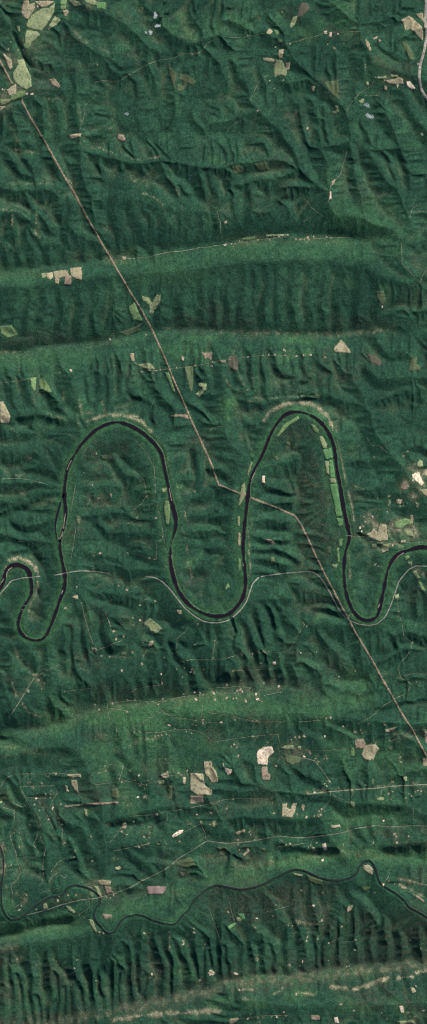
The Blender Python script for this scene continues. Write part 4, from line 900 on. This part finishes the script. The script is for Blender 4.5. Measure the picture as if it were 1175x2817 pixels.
# open ridge crests carry thin, dry woods
crest = np.clip((H - soft(H, 7)) / 2.2, 0, 1) * np.clip(noise((NY, NX), 22, nrng) * 1.1 + .55, 0, 1.2)
cover[..., 0] = np.maximum(cover[..., 0], np.clip(crest * .46, 0, .46))
bank = np.clip(soft(water_mask, 1) * 1.6, 0, 1) * (1 - water_mask) * np.clip(noise((NY, NX), 9, nrng) * 1.6 + .1, 0, 1)
cover[..., 0] = np.maximum(cover[..., 0], bank * 1.1)
for line, hw, st in ((S('A', 130, 20, 190, 80, 160, 190, 110, 260), 24, .62), (S('A', 60, 300, 110, 380, 60, 470, 0, 510), 24, .66), (S('A', 320, 20, 400, 20, 500, 20), 12, .6),
                     (S('H', 990, 150, 1060, 200, 960, 240), 20, .85), (S('H', 790, 400, 860, 480, 960, 430, 1010, 480), 22, .85), (S('H', 1000, 300, 1050, 260), 20, .7), (S('H', 840, 540, 940, 530), 12, .75), (S('H', 990, 640, 1060, 680), 14, .75),
                     (S('L', 350, 110, 450, 140), 22, .55), (S('L', 120, 100, 145, 80), 12, .5), (S('L', 920, 50, 1060, 30), 14, .55), (S('B', 860, 390, 960, 400), 14, .6), (S('B', 300, 290, 390, 330), 14, .5),
                     (S('K', 900, 240, 1070, 230), 18, .5), (S('I', 620, 210, 700, 230), 14, .6), (S('I', 700, 250, 760, 330), 12, .45), (S('M', 90, 110, 140, 150), 12, .65), (S('M', 440, 60, 560, 110), 20, .62), (S('M', 200, 150, 460, 130), 10, .5),
                     (S('L', 470, 320, 1074, 285), 7, .6), (S('D', 80, 490, 600, 455), 5, .6), (S('J', 0, 545, 250, 560), 16, .5), (S('K', 590, 480, 760, 520), 14, .45), (S('K', 0, 560, 20, 700), 14, .8), (S('J', 20, 640, 340, 700), 8, .4)):
    cover[..., 0] = np.maximum(cover[..., 0], glow(line, hw) * st)
for group_, label_, k_, *xy_ in YARDS:
    spread = 1 + (3 if k_ in 'HKLJM' else 1)
    for x_, y_ in [(p_[0] + rnd.gauss(0, 7) * (r_ > 0), p_[1] + rnd.gauss(0, 7) * (r_ > 0)) for p_ in S(k_, *xy_) for r_ in range(spread)]:
        cx, cy = (x_ + rnd.gauss(0, 2) - X0) / G, (y_ + rnd.gauss(0, 2) - Y0) / G
        ix, iy = int(cx), int(cy)
        a, b_, c, d = max(0, iy - 4), min(NY, iy + 5), max(0, ix - 4), min(NX, ix + 5)
        if a >= b_ or c >= d: continue
        yy, xx = np.mgrid[a:b_, c:d]
        cover[a:b_, c:d, 0] = np.maximum(cover[a:b_, c:d, 0], rnd.uniform(.2, .85) * np.exp(-((yy - cy) ** 2 + (xx - cx) ** 2) / rnd.uniform(.7, 4)))
cover[..., 1] = np.maximum(cover[..., 1], near_river * 1.0)

# ------------------------------------------------------------------ materials
def nodes_of(name):
    m = bpy.data.materials.new(name); m.use_nodes = True
    nt = m.node_tree; b = nt.nodes['Principled BSDF']
    b.inputs['Roughness'].default_value = .95
    b.inputs['Specular IOR Level'].default_value = .1
    return m, nt, b

def N_(nt, t, **kw):
    n = nt.nodes.new(t)
    for k, v_ in kw.items():
        if hasattr(n, k): setattr(n, k, v_)
        else: n.inputs[k].default_value = v_
    return n

def noise_n(nt, scale, detail=4, rough=.6, co=None):
    n = N_(nt, 'ShaderNodeTexNoise'); n.inputs['Scale'].default_value = scale
    n.inputs['Detail'].default_value = detail; n.inputs['Roughness'].default_value = rough
    if co is not None: nt.links.new(co, n.inputs['Vector'])
    return n

def ramp(nt, src, stops):
    r = N_(nt, 'ShaderNodeValToRGB')
    e = r.color_ramp.elements
    while len(e) > 1: e.remove(e[0])
    e[0].position = stops[0][0]; e[0].color = (*stops[0][1], 1)
    for pos, c in stops[1:]:
        q = e.new(pos); q.color = (*c, 1)
    nt.links.new(src, r.inputs['Fac'])
    return r.outputs['Color']

def rng_map(nt, src, a, b, c=0., d=1.):
    m = N_(nt, 'ShaderNodeMapRange'); nt.links.new(src, m.inputs['Value'])
    for i, v_ in zip(('From Min', 'From Max', 'To Min', 'To Max'), (a, b, c, d)): m.inputs[i].default_value = v_
    return m.outputs['Result']

def mix(nt, fac, a, b, mode='MIX'):
    m = N_(nt, 'ShaderNodeMix', data_type='RGBA', blend_type=mode)
    for sock, v_ in ((m.inputs[0], fac), (m.inputs[6], a), (m.inputs[7], b)):
        if isinstance(v_, (int, float)): sock.default_value = v_
        elif isinstance(v_, tuple): sock.default_value = (*v_, 1)
        else: nt.links.new(v_, sock)
    return m.outputs[2]

def mathn(nt, op, a, b):
    m = N_(nt, 'ShaderNodeMath', operation=op)
    for sock, v_ in zip(m.inputs, (a, b)):
        if isinstance(v_, (int, float)): sock.default_value = v_
        else: nt.links.new(v_, sock)
    return m.outputs[0]

def forest_material():
    m, nt, b = nodes_of('forest')
    co = N_(nt, 'ShaderNodeTexCoord').outputs['Object']
    big = noise_n(nt, .006, 6, .6, co).outputs['Fac']
    mid = noise_n(nt, .035, 5, .6, co).outputs['Fac']
    fine = noise_n(nt, .24, 3, .75, co).outputs['Fac']
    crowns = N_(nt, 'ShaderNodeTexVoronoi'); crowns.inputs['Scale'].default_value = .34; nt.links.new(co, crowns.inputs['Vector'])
    base = ramp(nt, big, [(.36, FOREST_A), (.5, FOREST_B), (.64, FOREST_C)])
    base = mix(nt, rng_map(nt, mid, .38, .68), base, FOREST_D)
    at = N_(nt, 'ShaderNodeAttribute', attribute_name='cover')
    sep = N_(nt, 'ShaderNodeSeparateColor'); nt.links.new(at.outputs['Color'], sep.inputs['Color'])
    patch = noise_n(nt, .075, 3, .6, co).outputs['Fac']
    patch2 = noise_n(nt, .05, 5, .65, co).outputs['Fac']
    fresh_sunlit = mathn(nt, 'MULTIPLY', sep.outputs[1], rng_map(nt, patch2, .3, .62, .35, 1.))
    base = mix(nt, fresh_sunlit, base, FRESH_SUNLIT)
    brown = mathn(nt, 'MULTIPLY', sep.outputs[2], rng_map(nt, patch, .34, .66, .0, .9))
    base = mix(nt, brown, base, BROWN)
    dry = mathn(nt, 'MULTIPLY', mathn(nt, 'POWER', sep.outputs[0], 1.7), rng_map(nt, patch, .34, .64, .25, 1.3))
    dryc = mix(nt, mathn(nt, 'MULTIPLY', rng_map(nt, noise_n(nt, .3, 4, .7, co).outputs['Fac'], .35, .65, .3, 1.), rng_map(nt, sep.outputs[0], .4, .8)), DRY_A, DRY_B)
    base = mix(nt, dry, base, dryc)
    sp = rng_map(nt, fine, .34, .66, .56, 1.44)
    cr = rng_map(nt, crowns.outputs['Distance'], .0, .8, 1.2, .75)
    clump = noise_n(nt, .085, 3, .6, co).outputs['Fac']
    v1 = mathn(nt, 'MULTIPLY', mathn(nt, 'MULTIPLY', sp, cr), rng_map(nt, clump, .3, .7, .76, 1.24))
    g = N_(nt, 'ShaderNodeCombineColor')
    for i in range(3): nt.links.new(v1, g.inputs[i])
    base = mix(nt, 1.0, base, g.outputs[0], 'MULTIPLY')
    # thin specks of bare ground and dead crowns
    wh = noise_n(nt, .55, 2, .5, co).outputs['Fac']
    spk = mathn(nt, 'MULTIPLY', rng_map(nt, wh, .70, .78), .3)
    base = mix(nt, spk, base, (.16, .15, .10))
    nt.links.new(base, b.inputs['Base Color'])
    bump = N_(nt, 'ShaderNodeBump'); bump.inputs['Strength'].default_value = .85; bump.inputs['Distance'].default_value = 1.6
    hgt = mathn(nt, 'ADD', fine, mathn(nt, 'MULTIPLY', crowns.outputs['Distance'], -.5))
    nt.links.new(hgt, bump.inputs['Height']); nt.links.new(bump.outputs['Normal'], b.inputs['Normal'])
    return m

FOREST_A = (.018, .061, .040); FOREST_B = (.027, .086, .051); FOREST_C = (.039, .112, .061); FOREST_D = (.018, .056, .038)
FRESH_SUNLIT = (.055, .142, .060); BROWN = (.068, .068, .048); DRY_A = (.12, .145, .072); DRY_B = (.38, .33, .23)  # light green serves both riverside growth and sunlight painted on ridge slopes

def ground_material(name, c, c2, streak=0.0, scale=.12, mott=.5, trees=.75):
    m, nt, b = nodes_of(name)
    co = N_(nt, 'ShaderNodeTexCoord').outputs['Object']
    oi = N_(nt, 'ShaderNodeObjectInfo')
    n1 = noise_n(nt, scale, 5, .65, co).outputs['Fac']
    base = mix(nt, rng_map(nt, n1, .5 - mott * .3, .5 + mott * .3), c, c2)
    n2 = noise_n(nt, .5, 3, .7, co).outputs['Fac']
    parcel = N_(nt, 'ShaderNodeTexVoronoi'); parcel.inputs['Scale'].default_value = .055; nt.links.new(co, parcel.inputs['Vector'])
    ps = N_(nt, 'ShaderNodeSeparateColor'); nt.links.new(parcel.outputs['Color'], ps.inputs['Color'])
    base = mix(nt, mathn(nt, 'MULTIPLY', ps.outputs[0], .75), base, c2)
    n3 = noise_n(nt, .2, 5, .75, co).outputs['Fac']
    base = mix(nt, rng_map(nt, n3, .52, .60, 0, trees), base, (.05, .09, .045))
    v1 = mathn(nt, 'MULTIPLY', mathn(nt, 'MULTIPLY', rng_map(nt, n2, .3, .7, .74, 1.24), rng_map(nt, ps.outputs[1], 0, 1, .85, 1.12)), rng_map(nt, oi.outputs['Random'], 0, 1, .82, 1.14))
    g = N_(nt, 'ShaderNodeCombineColor')
    for i in range(3): nt.links.new(v1, g.inputs[i])
    base = mix(nt, 1.0, base, g.outputs[0], 'MULTIPLY')
    nt.links.new(base, b.inputs['Base Color'])
    bump = N_(nt, 'ShaderNodeBump'); bump.inputs['Strength'].default_value = .25; bump.inputs['Distance'].default_value = .5
    nt.links.new(n2, bump.inputs['Height']); nt.links.new(bump.outputs['Normal'], b.inputs['Normal'])
    return m

MAT = dict(U=ground_material('works_ground', (.27, .20, .185), (.19, .14, .13), trees=.1),
    
    T=ground_material('hay_field', (.44, .37, .26), (.33, .30, .19)), P=ground_material('pale_pasture', (.32, .34, .20), (.22, .27, .14)),
    G=ground_material('lush_pasture', (.085, .27, .105), (.15, .29, .12), mott=1.), O=ground_material('scrub', (.14, .16, .085), (.075, .115, .06)),
    R=ground_material('pink_soil', (.37, .29, .22), (.24, .19, .14)), C=ground_material('bare_earth', (.78, .66, .53), (.62, .50, .37)),
    B=ground_material('felled_wood', (.15, .12, .10), (.09, .09, .065), scale=.3), L=ground_material('pasture', (.13, .24, .10), (.18, .26, .12)))
m_rail = ground_material('ballast', (.38, .36, .31), (.26, .27, .22), scale=.3)
m_road = ground_material('road', (.38, .35, .28), (.16, .20, .13), scale=.25)
m_lane = ground_material('gravel_lane', (.36, .33, .25), (.07, .11, .06), scale=.13, mott=.4)
m_high = ground_material('concrete_road', (.42, .38, .34), (.34, .32, .27), scale=.3)
m_cut = ground_material('bare_cut', (.46, .34, .25), (.24, .20, .13), scale=.16)
m_gravel = ground_material('gravel', (.42, .36, .30), (.26, .24, .18), scale=.5, trees=.2)
m_steel = ground_material('bridge_deck', (.45, .42, .40), (.36, .34, .33), scale=.8, trees=0)
m_wall = ground_material('house_wall', (.70, .68, .62), (.62, .60, .55), scale=1., trees=0)
ROOFS = [ground_material('roof_white', (.80, .79, .76), (.72, .70, .68), scale=1., trees=0), ground_material('roof_grey', (.36, .37, .38), (.28, .28, .29), scale=1., trees=0),
         ground_material('roof_rust', (.46, .20, .12), (.36, .17, .11), scale=1., trees=0)]

def water_material(name, c, rough):
    m, nt, b = nodes_of(name)
    co = N_(nt, 'ShaderNodeTexCoord').outputs['Object']
    n1 = noise_n(nt, .05, 5, .6, co).outputs['Fac']
    nt.links.new(mix(nt, n1, tuple(x * .8 for x in c), tuple(x * 1.25 for x in c)), b.inputs['Base Color'])
    b.inputs['Roughness'].default_value = rough; b.inputs['Specular IOR Level'].default_value = .2
    bump = N_(nt, 'ShaderNodeBump'); bump.inputs['Strength'].default_value = .15; bump.inputs['Distance'].default_value = .3
    nt.links.new(noise_n(nt, .6, 3, .6, co).outputs['Fac'], bump.inputs['Height']); nt.links.new(bump.outputs['Normal'], b.inputs['Normal'])
    return m
m_river = water_material('river_water', (.013, .009, .017), .3)
m_creek = water_material('creek_water', (.018, .020, .026), .4)

# ------------------------------------------------------------------ terrain mesh
def mesh_obj(name, verts, faces, mat, parent=None, smooth=False):
    me = bpy.data.meshes.new(name)
    me.from_pydata([tuple(v_) for v_ in verts], [], [tuple(f) for f in faces])
    me.materials.append(mat)
    if smooth: me.polygons.foreach_set('use_smooth', [True] * len(me.polygons))
    o = bpy.data.objects.new(name, me); col.objects.link(o)
    if parent: o.parent = parent
    return o

def build_terrain():
    xs = X0 + np.arange(NX) * G; ys = Y0 + np.arange(NY) * G
    for arr in (xs, ys):
        n = 9
        for i in range(n):
            e = 12 * (2.05 ** (n - i)) - 12
            arr[i] -= e; arr[-1 - i] += e
    X, Y = np.meshgrid(xs, ys)
    co = np.empty((NY * NX, 3), np.float32)
    co[:, 0] = (X - MAPW / 2).ravel(); co[:, 1] = (MAPH / 2 - Y).ravel(); co[:, 2] = ZT.ravel()
    me = bpy.data.meshes.new('hills')
    me.vertices.add(NY * NX); me.vertices.foreach_set('co', co.ravel())
    i = np.arange(NY * NX).reshape(NY, NX)
    q = np.stack([i[:-1, :-1], i[1:, :-1], i[1:, 1:], i[:-1, 1:]], -1).reshape(-1, 4)
    me.loops.add(q.size); me.loops.foreach_set('vertex_index', q.ravel().astype(np.int32))
    me.polygons.add(len(q)); me.polygons.foreach_set('loop_start', (np.arange(len(q)) * 4).astype(np.int32))
    me.polygons.foreach_set('use_smooth', np.ones(len(q), bool))
    a = me.attributes.new('cover', 'FLOAT_COLOR', 'POINT')
    c4 = np.ones((NY * NX, 4), np.float32); c4[:, :3] = cover.reshape(-1, 3)
    a.data.foreach_set('color', c4.ravel())
    me.update(calc_edges=True); me.validate()
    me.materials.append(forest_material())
    o = bpy.data.objects.new('hills', me); col.objects.link(o)
    tag(o, 'green wooded hills creased by ravines', kind='structure')
build_terrain()

def ribbon(name, line, hw, mat, z=None, off=.42, jit=0., kind='structure', label=None, step=1.6, across=2, cat=None, group=None, wob=0.):
    p = resample(line, step)
    if wob:
        w_ = np.cumsum([[rnd.gauss(0, wob), rnd.gauss(0, wob)] for _ in p], 0)
        w_ -= np.linspace(0, 1, len(p))[:, None] * w_[-1]
        p = p + w_ * np.sin(np.linspace(0, np.pi, len(p)))[:, None]
    t = np.gradient(p, axis=0); t /= np.linalg.norm(t, axis=1)[:, None] + 1e-9
    nrm = np.c_[-t[:, 1], t[:, 0]]
    V_, F2 = [], []
    for i in range(len(p)):
        h = hw * (1 + rnd.uniform(-jit, jit))
        for s in np.linspace(-1, 1, across + 1):
            x, y = p[i] + nrm[i] * s * h
            zz = z if z is not None else hz(x, y) + off
            X, Y = T(x, y); V_.append((X, Y, zz))
    k = across + 1
    for i in range(len(p) - 1):
        for j in range(across):
            a = i * k + j
            F2.append((a, a + 1, a + k + 1, a + k))
    # upward normals
    v0, v1, v2 = (Vector(V_[F2[0][q]]) for q in (0, 1, 2))
    if (v1 - v0).cross(v2 - v0).z < 0: F2 = [f[::-1] for f in F2]
    o = mesh_obj(name, V_, F2, mat)
    return tag(o, label, cat, group, kind)

ribbon('river', river, 8.2, m_river, z=river_z, label='wide dark looping river', step=2.5, across=4)
ribbon('river_channel', side, 2.6, m_river, z=river_z, label='narrow side channel of the river', step=2)
m_bank = ground_material('silt_bank', (.27, .25, .18), (.12, .15, .09), scale=.1)
ribbon('creek_bank', creek_l, 4.2, m_bank, z=creek_z - .08)
ribbon('creek_bank', creek_m, 4.2, m_bank, z=creek_z - .08)
ribbon('creek', creek_l, 2.1, m_creek, z=creek_z, label='grey creek joining at the village')
ribbon('creek', creek_m, 2.1, m_creek, z=creek_z, label='grey winding creek')
ribbon('highway', smooth_line(HIGHWAY, 2, 6), 3.6, m_high, off=.35, jit=.06, across=4)
for c_ in CUTS: ribbon('power_line_cut', c_, 2.3, m_cut, off=.4, jit=.5, across=2)
for c_ in RAILS: ribbon('railway', smooth_line(c_, 2, 5), 1.5, m_rail, off=1.0, jit=.18)
for c_ in MAIN_ROADS: ribbon('road', smooth_line(c_, 2, 4), 1.25, m_road, off=1.0, jit=.25)
for c_ in TRACKS_WIDE: ribbon('lane', c_, 1.0, m_road, off=1.0, jit=.3)
for c_ in LANES: ribbon('lane', smooth_line(c_, 2, 2), .72, m_lane, off=1.1, jit=.45, wob=.25)

# ------------------------------------------------------------------ fields and clearings
def drape(name, poly, mat, off, inner=G):
    """A patch of ground that follows the land, cut to its outline."""
    lo, hi = poly.min(0), poly.max(0)
    pts = [tuple(p) for p in poly]; n = len(pts)
    if (hi - lo).min() > 4:
        gx = np.arange(math.ceil((lo[0] - X0) / inner), (hi[0] - X0) / inner) * inner + X0
        gy = np.arange(math.ceil((lo[1] - Y0) / inner), (hi[1] - Y0) / inner) * inner + Y0
        xx, yy = np.meshgrid(gx, gy)
        ok = in_poly(xx, yy, poly)
        pts += list(zip(xx[ok].tolist(), yy[ok].tolist()))
    vv, ee, ff, *_ = geometry.delaunay_2d_cdt([Vector(p) for p in pts], [(i, (i + 1) % n) for i in range(n)], [], 1, 1e-5)
    V_ = []
    for p in vv:
        X, Y = T(p.x, p.y); V_.append((X, Y, hz(p.x, p.y) + off))
    F2 = []
    for f in ff:
        a, b, c = (Vector(V_[i]) for i in f[:3])
        F2.append(tuple(f) if (b - a).cross(c - a).z > 0 else tuple(f)[::-1])
    return mesh_obj(name, V_, F2, mat, smooth=True)

for (colr, nm, cat, label, k, p), poly in zip(OPEN, FIELD_POLYS):
    small = (poly.max(0) - poly.min(0)).min() <= 7
    tag(drape(nm, poly, MAT[colr], .7 if small else .32), label, cat)

# ------------------------------------------------------------------ yards and houses
def house(x, y, rot, roof, label, group):
    X, Y = T(x, y)
    root = bpy.data.objects.new('house', None); col.objects.link(root)
    root.location = (X, Y, hz(x, y) + .55); root.rotation_euler = (0, 0, rot)
    L, W, E, R = 1.05, .62, .55, .95
    wl = [(-L, -W, -.8), (L, -W, -.8), (L, W, -.8), (-L, W, -.8), (-L, -W, E), (L, -W, E), (L, W, E), (-L, W, E), (-L, 0, R - .02), (L, 0, R - .02)]
    mesh_obj('wall', wl, [(0, 1, 5, 4), (2, 3, 7, 6), (1, 2, 6, 9, 5), (3, 0, 4, 8, 7), (3, 2, 1, 0)], m_wall, root)
    a, c = L + .14, W + .14; e = E - .08
    rf = [(-a, -c, e), (a, -c, e), (a, 0, R + .05), (-a, 0, R + .05), (a, c, e), (-a, c, e), (-a, -c, e + .07), (a, -c, e + .07), (a, 0, R + .12), (-a, 0, R + .12), (a, c, e + .07), (-a, c, e + .07)]
    mesh_obj('roof', rf, [(3, 2, 1, 0), (5, 4, 2, 3), (6, 7, 8, 9), (9, 8, 10, 11), (0, 1, 7, 6), (4, 5, 11, 10), (0, 6, 9, 3), (3, 9, 11, 5), (1, 2, 8, 7), (2, 4, 10, 8)], roof, root)
    tag(root, label, 'house', group)
    return root

def copy_house(src, x, y, rot, roof, label, group):
    r = src.copy(); col.objects.link(r)
    X, Y = T(x, y); r.location = (X, Y, hz(x, y) + .55); r.rotation_euler = (0, 0, rot)
    for ch in src.children:
        c = ch.copy(); c.parent = r; col.objects.link(c)
        if ch.name.startswith('roof'):
            c.material_slots[0].link = 'OBJECT'; c.material_slots[0].material = roof
    tag(r, label, 'house', group)
    return r

proto = None
all_yards = []
for group, label, k, *xy in YARDS:
    pts = S(k, *xy)
    for (x, y) in pts:
        big = rnd.random()
        all_yards.append((1.8 + 1.9 * big ** 1.6, x, y, group, label))
order = sorted(range(len(all_yards)), key=lambda i: -all_yards[i][0])
individual = set(order[:300])
sv, sf = [], []
n_house = 0
for i, (r, x, y, group, label) in enumerate(all_yards):
    n = 9; th = rnd.uniform(0, 3.14); el = rnd.uniform(1.0, 1.9)
    poly = []
    for q in range(n):
        a = 2 * math.pi * q / n; rr = r * rnd.uniform(.6, 1.25)
        px, py = rr * math.cos(a) * el ** .5, rr * math.sin(a) / el ** .5
        poly.append((x + px * math.cos(th) - py * math.sin(th), y + px * math.sin(th) + py * math.cos(th)))
    poly = np.array(poly)
    mat = MAT[rnd.choices('CTPR', (.16, .44, .28, .12))[0]]
    if i in individual:
        tag(drape('yard', poly, mat, .8, 1.6), label, 'yard', group)
        if r > 2.2 and n_house < 130:
            roof = rnd.choices(ROOFS, (.6, .25, .15))[0]
            lb = label.replace('small pale house yard', 'small gabled house').replace('small pale farmyard', 'small gabled farmhouse').replace('small pale yard', 'small gabled house').replace('small bright yard', 'small gabled house')
            gr = group.replace('yards', 'houses')
            if proto is None: proto = house(x, y, rnd.uniform(0, 3), roof, lb, gr)
            else: copy_house(proto, x, y, rnd.uniform(0, 3), roof, lb, gr)
            n_house += 1
    else:
        b0 = len(sv)
        X, Y = T(x, y); sv.append((X, Y, hz(x, y) + .9))
        for px, py in poly:
            X, Y = T(px, py); sv.append((X, Y, hz(px, py) + .8))
        for q in range(n): sf.append((b0, b0 + 1 + (q + 1) % n, b0 + 1 + q))
if sv: tag(mesh_obj('bare_ground_patches', sv, sf, MAT['T']), 'tiny pale specks of bare ground scattered in the woods', 'bare ground', kind='stuff')

# ------------------------------------------------------------------ gravel bars and weirs
def Z2(*p): return [(p[i] / 3.58, 1450 + p[i + 1] / 3.58) for i in range(0, len(p), 2)]
BARS = [(S('H', 207, 232, 214, 205, 226, 180, 236, 160), 'pinkish gravel bar beside the power line river crossing'),
        (S('H', 161, 590, 164, 612, 170, 640), 'thin gravel bar low on the middle river leg'),
        (S('F', 312, 712, 350, 655, 378, 625, 404, 608), 'long curved pale gravel bar inside the tallest bend'),
        (S('G', 309, 470, 303, 490, 294, 505), 'gravel bar on the island side of the river'),
        (S('G', 330, 165, 340, 140, 352, 118), 'gravel bar on the first wide bend'),
        (Z2(550, 110, 565, 135, 580, 140), 'white gravel tip where the side channel rejoins'),
        (Z2(-10, 580, 25, 530, 40, 505), 'gravel bar on the outer arm of the little loop'),
        (Z2(66, 500, 64, 460, 90, 415, 120, 398), 'curved gravel bar inside the little loop'),
        (Z2(606, 660, 620, 620), 'short gravel bar below the railway bridge'),
        (Z2(205, 985, 235, 1040, 270, 1080), 'gravel rim at the foot of the little loop'),
        (S('G', 833, 255, 842, 300, 846, 318), 'gravel bar on the far leg of the first wide bend'),
        (S('H', 915, 615, 935, 590, 960, 574), 'pale gravel bank inside the last river curve'),
        (S('J', 832, 130, 842, 110), 'gravel spot at the foot of the last narrow bend'),
        (S('G', 322, 380, 316, 420, 313, 455), 'gravel edge of the long river island')]
for ln, lb in BARS:
    ribbon('gravel_bar', ln, 1.0, m_gravel, z=.75, jit=.5, kind=None, label=lb, cat='gravel bar')
for ln, lb in ((Z2(222, 768, 262, 776), 'upper of two pale rock riffles across the little loop'), (Z2(212, 812, 244, 822), 'lower of two pale rock riffles across the little loop')):
    ribbon('rock_weir', ln, .45, m_gravel, z=.6, jit=.4, kind=None, label=lb, cat='weir', step=.8)

# ------------------------------------------------------------------ bridges
def box(V_, F2, x0, x1, y0, y1, z0, z1):
    b = len(V_)
    V_ += [(x0, y0, z0), (x1, y0, z0), (x1, y1, z0), (x0, y1, z0), (x0, y0, z1), (x1, y0, z1), (x1, y1, z1), (x0, y1, z1)]
    F2 += [tuple(b + q for q in f) for f in ((3, 2, 1, 0), (4, 5, 6, 7), (0, 1, 5, 4), (1, 2, 6, 5), (2, 3, 7, 6), (3, 0, 4, 7))]

def bridge(x, y, dx, dy, length, w, z, label, npier=3, base=-1.0):
    X, Y = T(x, y)
    root = bpy.data.objects.new('bridge', None); col.objects.link(root)
    root.location = (X, Y, 0); root.rotation_euler = (0, 0, math.atan2(-dy, dx))
    V_, F2 = [], []; box(V_, F2, -length / 2, length / 2, -w, w, z - .35, z); mesh_obj('deck', V_, F2, m_steel, root)
    for s in (-1, 1):
        V_, F2 = [], []; box(V_, F2, -length / 2, length / 2, s * w - .06, s * w + .06, z + .003, z + .3); mesh_obj('parapet', V_, F2, m_steel, root)
    for i in range(npier):
        px = (i + 1) / (npier + 1) * length - length / 2
        V_, F2 = [], []; box(V_, F2, px - .3, px + .3, -w * .7, w * .7, base, z - .353); mesh_obj('pier', V_, F2, m_steel, root)
    tag(root, label, 'bridge')
bridge(177.4, 1576.6, 1, -.10, 19, .75, 3.4, 'pale railway bridge over the river leg beside the little loop')
bridge(86.6, 1588, 1, -.06, 17, .7, 3.4, 'pale railway bridge over the little loop')
bridge(961.5, 1473.5, 1, .05, 18, .6, 3.2, 'thin road bridge over the river near the toothed tan field')
bridge(272.5, 2468.6, 1, -.22, 14, .8, 4.0, 'bright road bridge over the creek in the village', 2, .5)

# ------------------------------------------------------------------ thin smoke and cloud wisps
def cloud(x, y, sx, sy, rot, label, dens):
    rr = random.Random(int(x * 7 + y)); bm_v, bm_f = [], []
    nu, nv = 18, 10
    ph = [rr.uniform(0, 6.28) for _ in range(6)]
    for i in range(1, nv):
        t = math.pi * i / nv
        for j in range(nu):
            p = 2 * math.pi * j / nu
            r = 1 + .25 * math.sin(2 * p + ph[0]) + .18 * math.sin(3 * p + 2 * t + ph[1]) + .12 * math.sin(5 * p - 3 * t + ph[2])
            bm_v.append((sx * r * math.sin(t) * math.cos(p), sy * r * math.sin(t) * math.sin(p), 1.6 * math.cos(t)))
    top = len(bm_v); bm_v.append((0, 0, 1.6)); bot = len(bm_v); bm_v.append((0, 0, -1.6))
    for i in range(nv - 2):
        for j in range(nu):
            a = i * nu + j; b = i * nu + (j + 1) % nu
            bm_f.append((a, a + nu, b + nu, b))
    for j in range(nu):
        bm_f.append((top, j, (j + 1) % nu)); k = (nv - 2) * nu
        bm_f.append((bot, k + (j + 1) % nu, k + j))
    m = bpy.data.materials.new('wisp_of_cloud'); m.use_nodes = True; nt = m.node_tree
    nt.nodes.remove(nt.nodes['Principled BSDF'])
    pv = N_(nt, 'ShaderNodeVolumePrincipled'); pv.inputs['Color'].default_value = (.92, .95, 1, 1)
    co = N_(nt, 'ShaderNodeTexCoord').outputs['Object']
    n1 = noise_n(nt, .30, 4, .65, co).outputs['Fac']
    nt.links.new(rng_map(nt, n1, .42, .68, 0, dens), pv.inputs['Density'])
    nt.links.new(pv.outputs[0], nt.nodes['Material Output'].inputs['Volume'])
    m.cycles.homogeneous_volume = False if hasattr(m.cycles, 'homogeneous_volume') else None
    o = mesh_obj('cloud', bm_v, bm_f, m)
    X, Y = T(x, y); o.location = (X, Y, 42); o.rotation_euler = (0, 0, rot)
    tag(o, label, 'cloud')
CL = [(428, 44, 6, 9, .3, 'upright white cloud wisp, highest of the drifting group', 2.), (434, 73, 8, 5, .5, 'middle white cloud wisp of the drifting group', 2.),
      (415, 91, 6, 6, .9, 'larger of the two lowest cloud wisps in the drifting group', 2.), (402, 91, 4, 3, 0, 'smallest cloud wisp in the drifting group', .8),
      (349, 315, 5, 6, .2, 'faint lone bluish cloud wisp over the forest', .5), (1009, 291, 9, 7, .3, 'greyish cloud wisp below the ribbon hamlet', .5),
      (1016, 321, 10, 8, -.3, 'brightest white cloud wisp below the ribbon hamlet', 1.0)]
for c_ in CL: cloud(*c_)

# ------------------------------------------------------------------ light
SUN_EL = math.radians(35); to_sun = Vector((-.55, -.83, 0)).normalized()
dirv = Vector((to_sun.x * math.cos(SUN_EL), to_sun.y * math.cos(SUN_EL), math.sin(SUN_EL)))
sun = bpy.data.lights.new('sun', 'SUN'); sun.energy = 5.0; sun.angle = math.radians(.5); sun.color = (1, .95, .87)
so = bpy.data.objects.new('sun', sun); col.objects.link(so)
so.rotation_euler = dirv.to_track_quat('Z', 'Y').to_euler()
w = bpy.data.worlds.new('World'); scene.world = w; w.use_nodes = True
nt = w.node_tree; bg = nt.nodes['Background']
sky = nt.nodes.new('ShaderNodeTexSky'); sky.sky_type = 'NISHITA'; sky.sun_disc = False
sky.sun_elevation = SUN_EL; sky.sun_rotation = math.atan2(to_sun.x, to_sun.y)
nt.links.new(sky.outputs[0], bg.inputs['Color']); bg.inputs['Strength'].default_value = .08

# ------------------------------------------------------------------ camera, straight down from high above
cam = bpy.data.cameras.new('camera'); co_ = bpy.data.objects.new('camera', cam); col.objects.link(co_)
CZ = 20000.0
co_.location = (0, 0, CZ + 12)
cam.sensor_fit = 'VERTICAL'; cam.sensor_height = 24
cam.lens = 24 * CZ / MAPH
cam.clip_start = 10; cam.clip_end = 60000
scene.camera = co_
scene.view_settings.view_transform = 'Standard'; scene.view_settings.look = 'None'
scene.view_settings.gamma = 1; scene.view_settings.use_curve_mapping = False
scene.view_settings.exposure = 0.05
scene.cycles.filter_width = 1.15; scene.cycles.max_bounces = 6; scene.cycles.volume_bounces = 3
